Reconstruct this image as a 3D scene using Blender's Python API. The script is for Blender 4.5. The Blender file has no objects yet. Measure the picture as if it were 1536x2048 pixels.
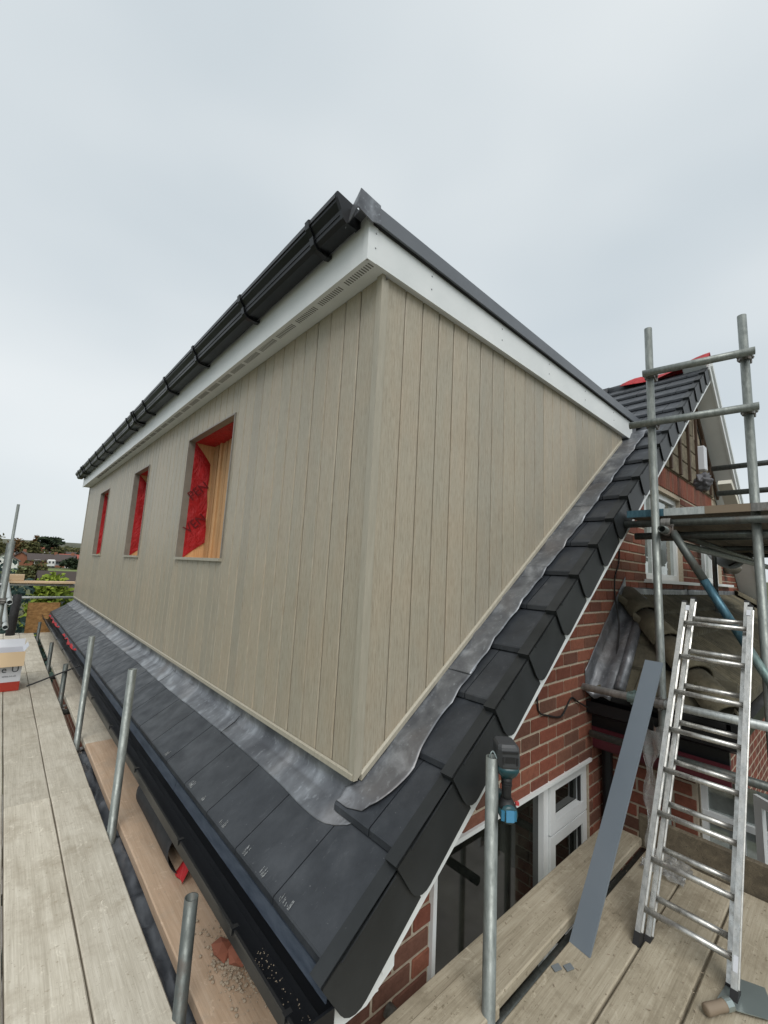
import bpy, math, random
from mathutils import Vector, Matrix, noise
random.seed(11)
V = Vector
SC = bpy.context.scene
COL = SC.collection

# ------------------------------------------------------------------ camera
cam_d = bpy.data.cameras.new('camera'); cam = bpy.data.objects.new('camera', cam_d); COL.objects.link(cam)
RT = V((0.741254, -0.669234, 0.051668)); DN = V((0.130988, 0.068729, -0.988999)); FW = V((0.658320, 0.739867, 0.138607))
CAM = V((-1.15398, -1.39348, 0.82004))
cam.matrix_world = Matrix(((RT.x, -DN.x, -FW.x, CAM.x), (RT.y, -DN.y, -FW.y, CAM.y), (RT.z, -DN.z, -FW.z, CAM.z), (0, 0, 0, 1)))
cam_d.sensor_fit = 'VERTICAL'; cam_d.sensor_height = 36; cam_d.sensor_width = 27; cam_d.lens = 14.796
cam_d.clip_start = 0.02; cam_d.clip_end = 6000
SC.camera = cam

# ------------------------------------------------------------------ sky, sun, exposure
SUN_EL, SUN_AZ = math.radians(48), math.radians(214)      # azimuth clockwise from +Y
w = bpy.data.worlds.new('World'); SC.world = w; w.use_nodes = True
nt = w.node_tree; nt.nodes.clear()
out = nt.nodes.new('ShaderNodeOutputWorld'); bg = nt.nodes.new('ShaderNodeBackground')
sky = nt.nodes.new('ShaderNodeTexSky'); sky.sky_type = 'NISHITA'; sky.sun_disc = False
sky.sun_elevation = SUN_EL; sky.sun_rotation = SUN_AZ; sky.air_density = 1.0; sky.dust_density = 2.0
tc = nt.nodes.new('ShaderNodeTexCoord'); mp = nt.nodes.new('ShaderNodeMapping'); mp.inputs['Scale'].default_value = (1.0, 1.0, 2.2)
n1 = nt.nodes.new('ShaderNodeTexNoise'); n1.inputs['Scale'].default_value = 1.2; n1.inputs['Detail'].default_value = 3; n1.inputs['Roughness'].default_value = .4
rp = nt.nodes.new('ShaderNodeValToRGB'); rp.color_ramp.elements[0].position = .30; rp.color_ramp.elements[1].position = .72
rp.color_ramp.elements[0].color = (4.55, 5.1, 5.45, 1); rp.color_ramp.elements[1].color = (6.6, 6.9, 6.98, 1)
mx = nt.nodes.new('ShaderNodeMix'); mx.data_type = 'RGBA'; mx.inputs['Factor'].default_value = .93
L = nt.links.new
L(tc.outputs['Generated'], mp.inputs['Vector']); L(mp.outputs[0], n1.inputs['Vector']); L(n1.outputs['Fac'], rp.inputs['Fac'])
L(sky.outputs[0], mx.inputs[6]); L(rp.outputs['Color'], mx.inputs[7]); L(mx.outputs[2], bg.inputs['Color']); bg.inputs['Strength'].default_value = .1
L(bg.outputs[0], out.inputs['Surface'])
sun_d = bpy.data.lights.new('sun', 'SUN'); sun_d.energy = 1.5; sun_d.angle = math.radians(40); sun_d.color = (1.0, .97, .93)
sun = bpy.data.objects.new('sun', sun_d); COL.objects.link(sun)
sd = V((math.sin(SUN_AZ)*math.cos(SUN_EL), math.cos(SUN_AZ)*math.cos(SUN_EL), math.sin(SUN_EL)))
sun.rotation_euler = sd.to_track_quat('Z', 'Y').to_euler(); sun.location = (0, 0, 30)
SC.view_settings.view_transform = 'Standard'; SC.view_settings.look = 'None'; SC.view_settings.exposure = 0.4; SC.view_settings.gamma = 1
SC.view_settings.use_curve_mapping = False
SC.render.engine = 'CYCLES'; SC.cycles.max_bounces = 6

# ------------------------------------------------------------------ materials
class M:
    """small node-graph builder"""
    def __init__(s, name, rough=.6, metal=0., spec=.5):
        s.m = bpy.data.materials.new(name); s.m.use_nodes = True; s.t = s.m.node_tree
        s.b = s.t.nodes['Principled BSDF']; s.b.inputs['Roughness'].default_value = rough
        s.b.inputs['Metallic'].default_value = metal; s.b.inputs['Specular IOR Level'].default_value = spec
        s._pos = None
    def n(s, typ): return s.t.nodes.new(typ)
    def l(s, a, b): s.t.links.new(a, b)
    def pos(s):
        if not s._pos: s._pos = s.n('ShaderNodeNewGeometry').outputs['Position']
        return s._pos
    def noise(s, scale, detail=4, rough=.55, sc=(1, 1, 1), dist=0.):
        m = s.n('ShaderNodeMapping'); m.inputs['Scale'].default_value = sc; s.l(s.pos(), m.inputs['Vector'])
        t = s.n('ShaderNodeTexNoise'); t.inputs['Scale'].default_value = scale; t.inputs['Detail'].default_value = detail
        t.inputs['Roughness'].default_value = rough; t.inputs['Distortion'].default_value = dist
        s.l(m.outputs[0], t.inputs['Vector']); return t.outputs['Fac']
    def ramp(s, fac, stops):
        r = s.n('ShaderNodeValToRGB'); el = r.color_ramp.elements
        while len(el) < len(stops): el.new(.5)
        for e, (p, c) in zip(el, stops):
            e.position = p; e.color = (*c, 1) if len(c) == 3 else c
        s.l(fac, r.inputs['Fac']); return r.outputs['Color']
    def val(s, fac, a, b, lo=.35, hi=.65):
        return s.ramp(fac, [(lo, (a, a, a)), (hi, (b, b, b))])
    def mix(s, fac, a, b, mode='MIX'):
        x = s.n('ShaderNodeMix'); x.data_type = 'RGBA'; x.blend_type = mode
        for i, v in ((0, fac), (6, a), (7, b)):
            if isinstance(v, (int, float)): x.inputs[i].default_value = v
            elif isinstance(v, tuple): x.inputs[i].default_value = (*v, 1)
            else: s.l(v, x.inputs[i])
        return x.outputs[2]
    def rnd(s):
        a = s.n('ShaderNodeObjectInfo').outputs['Random']; b = s.n('ShaderNodeNewGeometry').outputs['Random Per Island']
        d = s.n('ShaderNodeMath'); d.operation = 'ADD'; s.l(a, d.inputs[0]); s.l(b, d.inputs[1])
        f = s.n('ShaderNodeMath'); f.operation = 'FRACT'; s.l(d.outputs[0], f.inputs[0]); return f.outputs[0]
    def orand(s): return s.n('ShaderNodeObjectInfo').outputs['Random']
    def col(s, c):
        if isinstance(c, tuple): s.b.inputs['Base Color'].default_value = (*c, 1)
        else: s.l(c, s.b.inputs['Base Color'])
        return s
    def rough(s, v): s.l(v, s.b.inputs['Roughness']); return s
    def bump(s, h, strength=.3, dist=.01):
        b = s.n('ShaderNodeBump'); b.inputs['Strength'].default_value = strength; b.inputs['Distance'].default_value = dist
        s.l(h, b.inputs['Height']); s.l(b.outputs[0], s.b.inputs['Normal']); return s

def streaky(name, a, b, c, sc, rough=.6, bump=.2, stain=None, rv=.18, fine=30, metal=0.):
    """sawn timber: fine grain along the board, broad weathering, dirt, paint flecks"""
    m = M(name, rough, metal)
    g = m.noise(fine * 1.5, 6, .7, tuple(v * (.35 if v < 1 else 1.3) for v in sc)); g2 = m.noise(fine * .22, 5, .6, tuple(v * (1. if v < 1 else .8) for v in sc), 1.2); big = m.noise(1.7, 5, .65)
    col = m.ramp(m.mix(.45, g, g2), [(.30, a), (.52, b), (.70, c)])
    col = m.mix(m.val(big, 0, .6, .35, .7), col, m.mix(1., col, (.78, .76, .72), 'MULTIPLY'))
    if stain:
        col = m.mix(m.val(m.noise(4.5, 7, .75), 0, .65, .50, .70), col, stain); col = m.mix(m.val(m.noise(42, 4, .7), 0, .8, .62, .68), col, stain); col = m.mix(m.val(m.noise(110, 3, .7), 0, .75, .66, .71), col, m.mix(1., stain, (.5, .48, .45), 'MULTIPLY'))
        col = m.mix(m.val(m.noise(13, 6, .8, (1, 1, 1), 1.), 0, .6, .58, .68), col, m.mix(1., c, (1.15, 1.14, 1.12), 'MULTIPLY'))
    r = m.ramp(m.orand(), [(0, (1 - rv,) * 3), (1, (1 + rv * .4,) * 3)])
    m.col(m.mix(1., col, r, 'MULTIPLY')); m.bump(g, bump, .003); return m.m

MAT = {}
# taupe wood-grain cladding (grain runs up the boards)
m = M('cladding', .42, 0, .35)
g = m.noise(12, 6, .75, (16, 16, .45)); g2 = m.noise(7, 3, .5, (1.2, 1.2, .5)); fine = m.noise(60, 3, .6, (3, 3, .35))
c = m.ramp(g, [(.28, (.225, .20, .155)), (.46, (.358, .326, .258)), (.74, (.455, .42, .342))])
c = m.mix(m.val(fine, 0, .7, .45, .68), c, m.mix(1., c, (.76, .73, .69), 'MULTIPLY'))
c = m.mix(m.val(g2, 0, .45, .4, .62), c, m.mix(1., c, (1.05, .97, .91), 'MULTIPLY'))
c = m.mix(1., c, m.ramp(m.orand(), [(0, (.91, .92, .93)), (.5, (1.0, .995, .98)), (1, (1.06, 1.035, 1.01))]), 'MULTIPLY')
m.col(c).bump(g, .12, .002); MAT['clad'] = m.m
m = M('cladding_trim', .4, 0, .35); g = m.noise(9, 5, .7, (8, 8, .8))
m.col(m.ramp(g, [(.3, (.325, .298, .235)), (.7, (.41, .38, .305))])); MAT['cladtrim'] = m.m
m = M('window_trim', .4); m.col(m.ramp(m.noise(14, 3), [(.3, (.19, .17, .145)), (.7, (.235, .215, .185))])); MAT['wtrim'] = m.m
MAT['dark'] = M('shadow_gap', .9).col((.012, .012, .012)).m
m = M('white_pvc', .35); m.col(m.ramp(m.noise(3, 5, .6), [(.3, (.66, .69, .69)), (.7, (.76, .78, .78))])); MAT['white'] = m.m
m = M('gutter_plastic', .34, 0, .35); m.col((.009, .010, .012)).rough(m.val(m.noise(3, 3), .28, .40)); MAT['gut'] = m.m
m = M('anthracite_trim', .42); m.col(m.ramp(m.noise(4, 4), [(.3, (.105, .115, .13)), (.7, (.135, .147, .165))])); MAT['anth'] = m.m
# roof tiles: charcoal concrete with chalky scuffs
m = M('roof_tile', .62, 0, .4)
c = m.ramp(m.noise(7, 6, .65), [(.3, (.022, .025, .030)), (.7, (.041, .046, .053))])
c = m.mix(m.val(m.noise(26, 6, .75, (.5, 1.4, .5)), 0, .4, .60, .82), c, (.20, .21, .22)); c = m.mix(m.val(m.noise(3.3, 5, .7), 0, .2, .52, .72), c, (.12, .125, .135))
c = m.mix(m.val(m.noise(90, 3, .7), 0, .7, .70, .76), c, (.25, .26, .27))
c = m.mix(1., c, m.ramp(m.orand(), [(0, (.85, .87, .9)), (1, (1.15, 1.13, 1.1))]), 'MULTIPLY')
m.col(c).rough(m.val(m.noise(10, 5), .34, .58)).bump(m.noise(120, 3), .15, .002); MAT['tile'] = m.m
m = M('verge_plastic', .5, 0, .4); c = m.ramp(m.noise(5, 5), [(.3, (.014, .016, .017)), (.7, (.026, .029, .031))])
c = m.mix(m.val(m.noise(70, 4, .8), 0, .5, .66, .78), c, (.13, .13, .125)); m.col(c); MAT['verge'] = m.m
m = M('chalk_scuff', .9); m.col(m.ramp(m.noise(160, 4, .8), [(.42, (.06, .065, .07)), (.6, (.30, .31, .31))])); MAT['chalk'] = m.m
# lead: dull grey with milky patina drawn out down the slope
def leadmat(nm, sc):
    m = M(nm, .42, .45, .5)
    a = m.noise(3.4, 4, .55, sc, .3); b = m.noise(2.4, 4, .55); d = m.noise(22, 4, .6, tuple(v * .8 for v in sc))
    c = m.ramp(a, [(.33, (.11, .116, .128)), (.54, (.185, .195, .21)), (.74, (.38, .40, .425))])
    c = m.mix(m.val(b, 0, .75, .45, .68), c, m.mix(1., c, (.58, .58, .60), 'MULTIPLY'))
    c = m.mix(m.val(d, 0, .45, .58, .76), c, (.46, .49, .52)); c = m.mix(m.val(m.noise(3.6, 2, .5), 0, .22, .52, .7), c, (.27, .22, .18))
    m.col(c).rough(m.val(a, .5, .34)).bump(m.noise(7, 3), .2, .008); return m.m
MAT['lead'] = leadmat('lead_flashing', (1.5, 2.2, 1.5)); MAT['lead2'] = leadmat('lead_flashing_dull', (2.5, 3.0, 2.5))
# bricks
m = M('facing_brick', .82, 0, .25)
c = m.ramp(m.rnd(), [(0, (.17, .062, .042)), (.2, (.25, .082, .052)), (.4, (.205, .095, .064)), (.6, (.13, .066, .048)), (.8, (.215, .075, .05)), (1, (.27, .105, .066))])
c = m.mix(m.val(m.noise(40, 6, .75), 0, .7, .4, .68), c, m.mix(1., c, (.60, .56, .55), 'MULTIPLY'))
c = m.mix(m.val(m.noise(130, 3, .7), 0, .8, .68, .74), c, (.36, .27, .2)); c = m.mix(m.val(m.noise(2.2, 4, .6), 0, .6, .45, .7), c, m.mix(1., c, (.68, .66, .66), 'MULTIPLY')); m.col(c).bump(m.noise(170, 5, .7), .5, .003); MAT['brick'] = m.m
m = M('brickwork', .85, 0, .2); bt = m.n('ShaderNodeTexBrick'); sx = m.n('ShaderNodeSeparateXYZ'); m.l(m.pos(), sx.inputs[0]); ad = m.n('ShaderNodeMath'); m.l(sx.outputs[0], ad.inputs[0]); m.l(sx.outputs[1], ad.inputs[1])
cb = m.n('ShaderNodeCombineXYZ'); m.l(ad.outputs[0], cb.inputs[0]); m.l(sx.outputs[2], cb.inputs[1]); m.l(cb.outputs[0], bt.inputs['Vector']); bt.inputs['Scale'].default_value = 1
for k_, v_ in (('Color1', (.19, .058, .038, 1)), ('Color2', (.13, .05, .036, 1)), ('Mortar', (.40, .34, .26, 1))): bt.inputs[k_].default_value = v_
for k_, v_ in (('Mortar Size', .007), ('Brick Width', .208), ('Row Height', .0825)): bt.inputs[k_].default_value = v_
m.col(bt.outputs['Color']); MAT['brickwork'] = m.m
m = M('mortar', .95, 0, .2); m.col(m.ramp(m.noise(50, 5, .7), [(.3, (.36, .30, .225)), (.7, (.52, .45, .355))])).bump(m.noise(220, 4), .6, .004); MAT['mortar'] = m.m
m = M('block_render', .95); c = m.ramp(m.noise(12, 6, .7), [(.3, (.10, .082, .055)), (.5, (.17, .145, .10)), (.7, (.25, .21, .15))])
m.col(c).bump(m.noise(90, 4), .8, .01); MAT['block'] = m.m
m = M('brown_batten', .8); m.col(m.ramp(m.noise(30, 4, .6, (4, 4, .4)), [(.3, (.035, .02, .012)), (.7, (.085, .048, .027))])); MAT['batten'] = m.m
# scaffold steel, boards
def galv(nm, a, b, rust=.0):
    m = M(nm, .48, .55, .5); c = m.ramp(m.noise(26, 6, .72, (2, 2, .5)), [(.3, a), (.7, b)])
    c = m.mix(m.val(m.noise(80, 4, .7), 0, .5, .62, .72), c, (.10, .095, .085))
    if rust: c = m.mix(m.val(m.noise(9, 6, .7), 0, rust, .52, .68), c, (.12, .055, .03))
    m.col(c).rough(m.val(m.noise(18, 4), .35, .6)); return m.m
MAT['galv'] = galv('galvanised_tube', (.15, .165, .155), (.31, .335, .315)); MAT['galvb'] = galv('bright_galvanised_tube', (.34, .37, .37), (.58, .61, .60))
MAT['galvd'] = galv('dull_tube', (.075, .085, .08), (.15, .165, .155), .35); MAT['coup'] = galv('coupler_steel', (.13, .125, .12), (.30, .29, .27), .7)
MAT['blue'] = galv('blue_painted_tube', (.025, .075, .11), (.09, .19, .24)); MAT['teal'] = galv('teal_painted_tube', (.11, .18, .17), (.25, .32, .31))
MAT['sb_y'] = streaky('weathered_board_lengthways', (.40, .36, .285), (.60, .555, .46), (.74, .70, .60), (3.2, .28, 3.2), .85, .35, (.34, .29, .215))
MAT['sb_x'] = streaky('weathered_board_across', (.27, .23, .16), (.45, .395, .295), (.58, .525, .41), (.28, 3.2, 3.2), .85, .4, (.19, .155, .10))
MAT['sb_d'] = streaky('dark_board', (.07, .06, .04), (.14, .115, .08), (.22, .19, .13), (.3, 3, 3), .85, .4, (.04, .034, .025))
MAT['tan'] = streaky('tan_board', (.40, .275, .18), (.55, .40, .28), (.64, .50, .375), (2.5, .22, 2.5), .8, .25, (.40, .32, .24))
MAT['timber'] = streaky('raw_timber', (.46, .25, .11), (.64, .39, .19), (.76, .53, .30), (9, 9, .5), .65, .15, None, .3)
MAT['timber_y'] = streaky('new_timber_rail', (.50, .33, .19), (.64, .47, .30), (.74, .58, .40), (.5, 9, 9), .65, .15)
m = M('osb', .8); v = m.n('ShaderNodeTexVoronoi'); v.inputs['Scale'].default_value = 22; mpn = m.n('ShaderNodeMapping'); mpn.inputs['Scale'].default_value = (1, 1, 2.2)
m.l(m.pos(), mpn.inputs['Vector']); m.l(mpn.outputs[0], v.inputs['Vector'])
m.col(m.mix(.55, m.ramp(v.outputs['Color'], [(.1, (.13, .06, .015)), (.5, (.30, .155, .05)), (.9, (.44, .26, .10))]), m.ramp(m.noise(14, 5, .7), [(.3, (.14, .065, .02)), (.7, (.36, .20, .07))]))); MAT['osb'] = m.m
m = M('aluminium', .34, .85, .5); c = m.ramp(m.noise(24, 6, .75, (2, 2, .7)), [(.3, (.38, .38, .36)), (.6, (.64, .63, .60))])
c = m.mix(m.val(m.noise(60, 5, .7), 0, .6, .62, .70), c, (.18, .18, .17)); m.col(c).rough(m.val(m.noise(30, 4), .25, .5)); MAT['alu'] = m.m
m = M('blue_grey_board', .4); m.col(m.ramp(m.noise(2.5, 3), [(.3, (.145, .175, .205)), (.7, (.17, .20, .23))])); MAT['bgb'] = m.m
m = M('red_membrane', .55); m.col(m.ramp(m.noise(6, 5, .6), [(.3, (.30, .004, .007)), (.7, (.48, .008, .014))])).bump(m.noise(13, 5, .65, (1, 1, .6), .8), .9, .03); MAT['red'] = m.m
MAT['redink'] = M('membrane_print', .7).col((.13, .004, .008)).m
m = M('black_sheeting', .38, 0, .5); m.col(m.ramp(m.noise(9, 5), [(.3, (.045, .05, .058)), (.7, (.12, .13, .145))])); MAT['sheet'] = m.m
m = M('black_felt', .7); m.col(m.ramp(m.noise(20, 5), [(.3, (.012, .012, .013)), (.7, (.028, .028, .03))])); MAT['felt'] = m.m
m = M('tray', .4); m.col(m.ramp(m.noise(14, 5, .7, (3, .6, 3)), [(.3, (.028, .038, .055)), (.7, (.075, .09, .115))])); MAT['tray'] = m.m
m = M('window_glass', .04, 0, .6); m.col(m.ramp(m.noise(7, 6, .75), [(.35, (.004, .005, .005)), (.75, (.022, .024, .018))])); MAT['glass'] = m.m  # olive mottling paints a reflection of greenery into the dark pane colour
m = M('reflection_tint_glass', .03, .55, .8); m.col(m.ramp(m.noise(2.5, 5, .7), [(.3, (.16, .18, .15)), (.7, (.48, .53, .53))])); MAT['glassl'] = m.m  # reflected sky and trees painted into the pane colour as pale mottling
m = M('old_concrete_tile', .9); c = m.ramp(m.noise(9, 6, .7), [(.3, (.055, .05, .034)), (.6, (.11, .10, .07)), (.8, (.16, .15, .11))])
c = m.mix(m.val(m.noise(28, 5, .7), 0, .7, .6, .7), c, (.045, .05, .02)); c = m.mix(1., c, m.ramp(m.orand(), [(0, (.8, .8, .8)), (1, (1.2, 1.15, 1.05))]), 'MULTIPLY')
m.col(c).bump(m.noise(80, 4), .5, .006); MAT['otile'] = m.m
m = M('maroon_paint', .5); m.col((.10, .012, .022)); MAT['maroon'] = m.m
m = M('soffit_cream', .6); m.col(m.ramp(m.noise(5, 4), [(.3, (.36, .345, .30)), (.7, (.45, .43, .38))])); MAT['cream'] = m.m
m = M('clear_wrap', .18, 0, .7); m.col((.45, .46, .45)); m.b.inputs['Transmission Weight'].default_value = .5; m.b.inputs['Alpha'].default_value = .75; MAT['wrap'] = m.m
def flat(k, c, r=.6, me=0.): MAT[k] = M(k, r, me).col(c).m
flat('rubber', (.015, .015, .016), .7); flat('toolblue', (.03, .16, .27), .4); flat('toollight', (.07, .25, .42), .4); flat('toolteal', (.012, .055, .065), .35)
flat('toolgrey', (.045, .047, .05), .45); flat('toolblack', (.012, .012, .013), .5); flat('toolred', (.45, .05, .05), .4); flat('card', (.60, .45, .28), .8)
flat('boxwhite', (.62, .64, .68), .5); flat('boxred', (.38, .035, .02), .5); flat('ink', (.05, .06, .07), .6); flat('cable', (.012, .012, .012), .5)
flat('steelblade', (.36, .42, .41), .3, .7); flat('haft', (.22, .17, .12), .7); flat('dishgrey', (.20, .215, .225), .5); flat('nail', (.25, .26, .26), .4, .6)
flat('slot', (.16, .16, .15), .8); flat('grit', (.33, .27, .20), .9); flat('brokenbrick', (.28, .10, .06), .9); flat('greybag', (.10, .10, .11), .6); flat('slatebit', (.16, .18, .19), .6); flat('plaster', (.62, .60, .52), .8); flat('lamp', (.10, .09, .07), .4)

# ------------------------------------------------------------------ mesh helpers
def origin(o):
    p = V((0, 0, 0))
    while o: p = p + o.location; o = o.parent
    return p
def mesh(name, vs, fs, mat, smooth=False):
    me = bpy.data.meshes.new(name); me.from_pydata([tuple(v) for v in vs], [], fs); me.materials.append(MAT[mat] if isinstance(mat, str) else mat)
    if smooth: me.polygons.foreach_set('use_smooth', [True] * len(me.polygons))
    me.update(); return me
def obj(name, me, parent=None, loc=None):
    o = bpy.data.objects.new(name, me); COL.objects.link(o)
    if parent: o.parent = parent
    if loc is not None: o.location = V(loc) - (origin(parent) if parent else V((0, 0, 0)))
    return o
def part(name, geo, mat, parent=None, smooth=False):
    """geo = (verts, faces) in world space, made relative to the parent's base"""
    vs, fs = geo
    if parent: b = origin(parent)
    else:
        zs = [v[2] for v in vs]; b = V((sum(v[0] for v in vs) / len(vs), sum(v[1] for v in vs) / len(vs), min(zs)))
    o = obj(name, mesh(name, [V(v) - b for v in vs], fs, mat, smooth), parent)
    if not parent: o.location = b
    return o
def tag(o, label, cat, group=None):
    o['label'] = label; o['category'] = cat
    if group: o['group'] = group
    return o
def thing(name, label, cat, loc, group=None):
    o = bpy.data.objects.new(name, None); o.empty_display_size = .1; COL.objects.link(o); o.location = loc; return tag(o, label, cat, group)
def struct(o, kind='structure'): o['kind'] = kind; return o
def join(*gs):
    vs, fs = [], []
    for v, f in gs:
        k = len(vs); vs += list(v); fs += [tuple(i + k for i in q) for q in f]
    return vs, fs
BOXF = [(0, 3, 2, 1), (4, 5, 6, 7), (0, 1, 5, 4), (1, 2, 6, 5), (2, 3, 7, 6), (3, 0, 4, 7)]
def box(a, b):
    (x0, y0, z0), (x1, y1, z1) = a, b
    return [V(p) for p in ((x0, y0, z0), (x1, y0, z0), (x1, y1, z0), (x0, y1, z0), (x0, y0, z1), (x1, y0, z1), (x1, y1, z1), (x0, y1, z1))], list(BOXF)
def obox(o, ax, ay, az):
    """box from a corner and three edge vectors"""
    o, ax, ay, az = V(o), V(ax), V(ay), V(az)
    vs = [o, o + ax, o + ax + ay, o + ay]; return vs + [v + az for v in vs], list(BOXF)
def cbox(a, b, c=.004):
    """box with chamfered edges (24 verts)"""
    a, b = V(a), V(b); vs = []; fs = []; idx = {}
    for i in range(8):
        s = [(i >> k) & 1 for k in range(3)]
        for k in range(3):
            p = [(b if s[j] else a)[j] + ((-c if s[j] else c) if j != k else 0) for j in range(3)]
            idx[(i, k)] = len(vs); vs.append(V(p))
    for k in range(3):
        for side in (0, 1):
            u, v = (k + 1) % 3, (k + 2) % 3
            q = [(side << k) | (p << u) | (r << v) for p, r in ((0, 0), (1, 0), (1, 1), (0, 1))]
            f = [idx[(i, k)] for i in q]; fs.append(tuple(f if side else f[::-1]))
    for i in range(8): fs.append(tuple(idx[(i, k)] for k in range(3)))
    for k in range(3):
        u, v = (k + 1) % 3, (k + 2) % 3
        for p in (0, 1):
            for r in (0, 1):
                i0 = (p << u) | (r << v); i1 = i0 | (1 << k); fs.append((idx[(i0, u)], idx[(i1, u)], idx[(i1, v)], idx[(i0, v)]))
    return vs, fs
def prism(poly, vec):
    n = len(poly); a = [V(p) for p in poly]; vec = V(vec)
    return a + [p + vec for p in a], [tuple(range(n))[::-1], tuple(range(n, 2 * n))] + [(i, (i + 1) % n, n + (i + 1) % n, n + i) for i in range(n)]
def shell(path, th, vec):
    """open channel: polyline (list of 3D points) thickened by offset vectors th and extruded along vec"""
    pts = [V(p) for p in path] + [V(p) + V(o) for p, o in reversed(list(zip(path, th)))]
    return prism(pts, vec)
def basis(d):
    d = V(d).normalized(); a = V((0, 0, 1)) if abs(d.z) < .9 else V((1, 0, 0))
    u = d.cross(a).normalized(); return d, u, d.cross(u)
def rod(p0, p1, r, n=16, r1=None, caps=True):
    p0, p1 = V(p0), V(p1); d, u, v = basis(p1 - p0); r1 = r if r1 is None else r1; vs = []
    for p, q in ((p0, r), (p1, r1)): vs += [p + (u * math.cos(t) + v * math.sin(t)) * q for t in (2 * math.pi * k / n for k in range(n))]
    fs = [(k, (k + 1) % n, n + (k + 1) % n, n + k) for k in range(n)]
    if caps: fs += [tuple(range(n))[::-1], tuple(range(n, 2 * n))]
    return vs, fs
def pipe(p0, p1, r, th=.004, n=18):
    """hollow tube with open ends"""
    p0, p1 = V(p0), V(p1); d, u, v = basis(p1 - p0); vs = []; fs = []
    for p, q in ((p0, r), (p1, r), (p1, r - th), (p0, r - th)): vs += [p + (u * math.cos(t) + v * math.sin(t)) * q for t in (2 * math.pi * k / n for k in range(n))]
    for j in range(4):
        for k in range(n): fs.append((j * n + k, j * n + (k + 1) % n, ((j + 1) % 4) * n + (k + 1) % n, ((j + 1) % 4) * n + k))
    return vs, fs
def wire(pts, r, n=6):
    pts = [V(p) for p in pts]; vs = []; fs = []
    for i, p in enumerate(pts):
        d = (pts[min(i + 1, len(pts) - 1)] - pts[max(i - 1, 0)]); _, u, v = basis(d)
        vs += [p + (u * math.cos(t) + v * math.sin(t)) * r for t in (2 * math.pi * k / n for k in range(n))]
    for i in range(len(pts) - 1):
        for k in range(n): fs.append((i * n + k, i * n + (k + 1) % n, (i + 1) * n + (k + 1) % n, (i + 1) * n + k))
    return vs, fs + [tuple(range(n))[::-1], tuple(range((len(pts) - 1) * n, len(pts) * n))]
def spline(pts, k=6):
    pts = [V(p) for p in pts]; o = []
    for i in range(len(pts) - 1):
        a, b, c, d = pts[max(i - 1, 0)], pts[i], pts[i + 1], pts[min(i + 2, len(pts) - 1)]
        for t in (j / k for j in range(k)):
            o.append(.5 * ((2 * b) + (c - a) * t + (2 * a - 5 * b + 4 * c - d) * t * t + (3 * b - a - 3 * c + d) * t ** 3))
    return o + [pts[-1]]
def grid(fn, nu, nv):
    vs = [V(fn(i / nu, j / nv)) for j in range(nv + 1) for i in range(nu + 1)]
    return vs, [(j * (nu + 1) + i, j * (nu + 1) + i + 1, (j + 1) * (nu + 1) + i + 1, (j + 1) * (nu + 1) + i) for j in range(nv) for i in range(nu)]
def thick(g, off):
    """close a grid sheet into a solid by an offset copy and a rim"""
    vs, fs = g; n = len(vs); off = V(off); cnt = {}
    for f in fs:
        for a, b in zip(f, f[1:] + f[:1]): cnt[(a, b)] = 1
    rim = [(b, a, a + n, b + n) for (a, b) in cnt if (b, a) not in cnt]
    return list(vs) + [V(v) + off for v in vs], list(fs) + [tuple(i + n for i in f[::-1]) for f in fs] + rim
def lathe(c, axis, prof, n=18):
    """prof: list of (distance along axis, radius)"""
    c = V(c); d, u, v = basis(axis); vs = []; fs = []
    for h, r in prof: vs += [c + d * h + (u * math.cos(t) + v * math.sin(t)) * r for t in (2 * math.pi * k / n for k in range(n))]
    for i in range(len(prof) - 1):
        for k in range(n): fs.append((i * n + k, i * n + (k + 1) % n, (i + 1) * n + (k + 1) % n, (i + 1) * n + k))
    return vs, fs + [tuple(range(n))[::-1], tuple(range((len(prof) - 1) * n, len(prof) * n))]
def text_geo(s, size, o, ux, uy, lift=.0):
    """flat lettering laid on the plane through o spanned by ux, uy"""
    cu = bpy.data.curves.new('t', 'FONT'); cu.body = s; cu.size = size; cu.resolution_u = 3
    ob = bpy.data.objects.new('t', cu); COL.objects.link(ob); dg = bpy.context.evaluated_depsgraph_get(); me = bpy.data.meshes.new_from_object(ob.evaluated_get(dg))
    ux, uy = V(ux).normalized(), V(uy).normalized(); nn = ux.cross(uy)
    vs = [V(o) + ux * v.co.x + uy * v.co.y + nn * lift for v in me.vertices]; fs = [tuple(p.vertices) for p in me.polygons]
    bpy.data.objects.remove(ob); bpy.data.meshes.remove(me); return vs, fs
def lump(c, r, n=2, amp=.25, sq=(1, 1, 1), seed=0):
    import bmesh
    bm = bmesh.new(); bmesh.ops.create_icosphere(bm, subdivisions=n, radius=1); c = V(c); vs = []
    for v in bm.verts:
        d = v.co.normalized(); k = 1 + amp * noise.noise(d * 1.7 + V((seed * 3.1, seed, 0)))
        vs.append(c + V((d.x * sq[0], d.y * sq[1], d.z * sq[2])) * r * k)
    fs = [tuple(v.index for v in f.verts) for f in bm.faces]; bm.free(); return vs, fs

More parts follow.
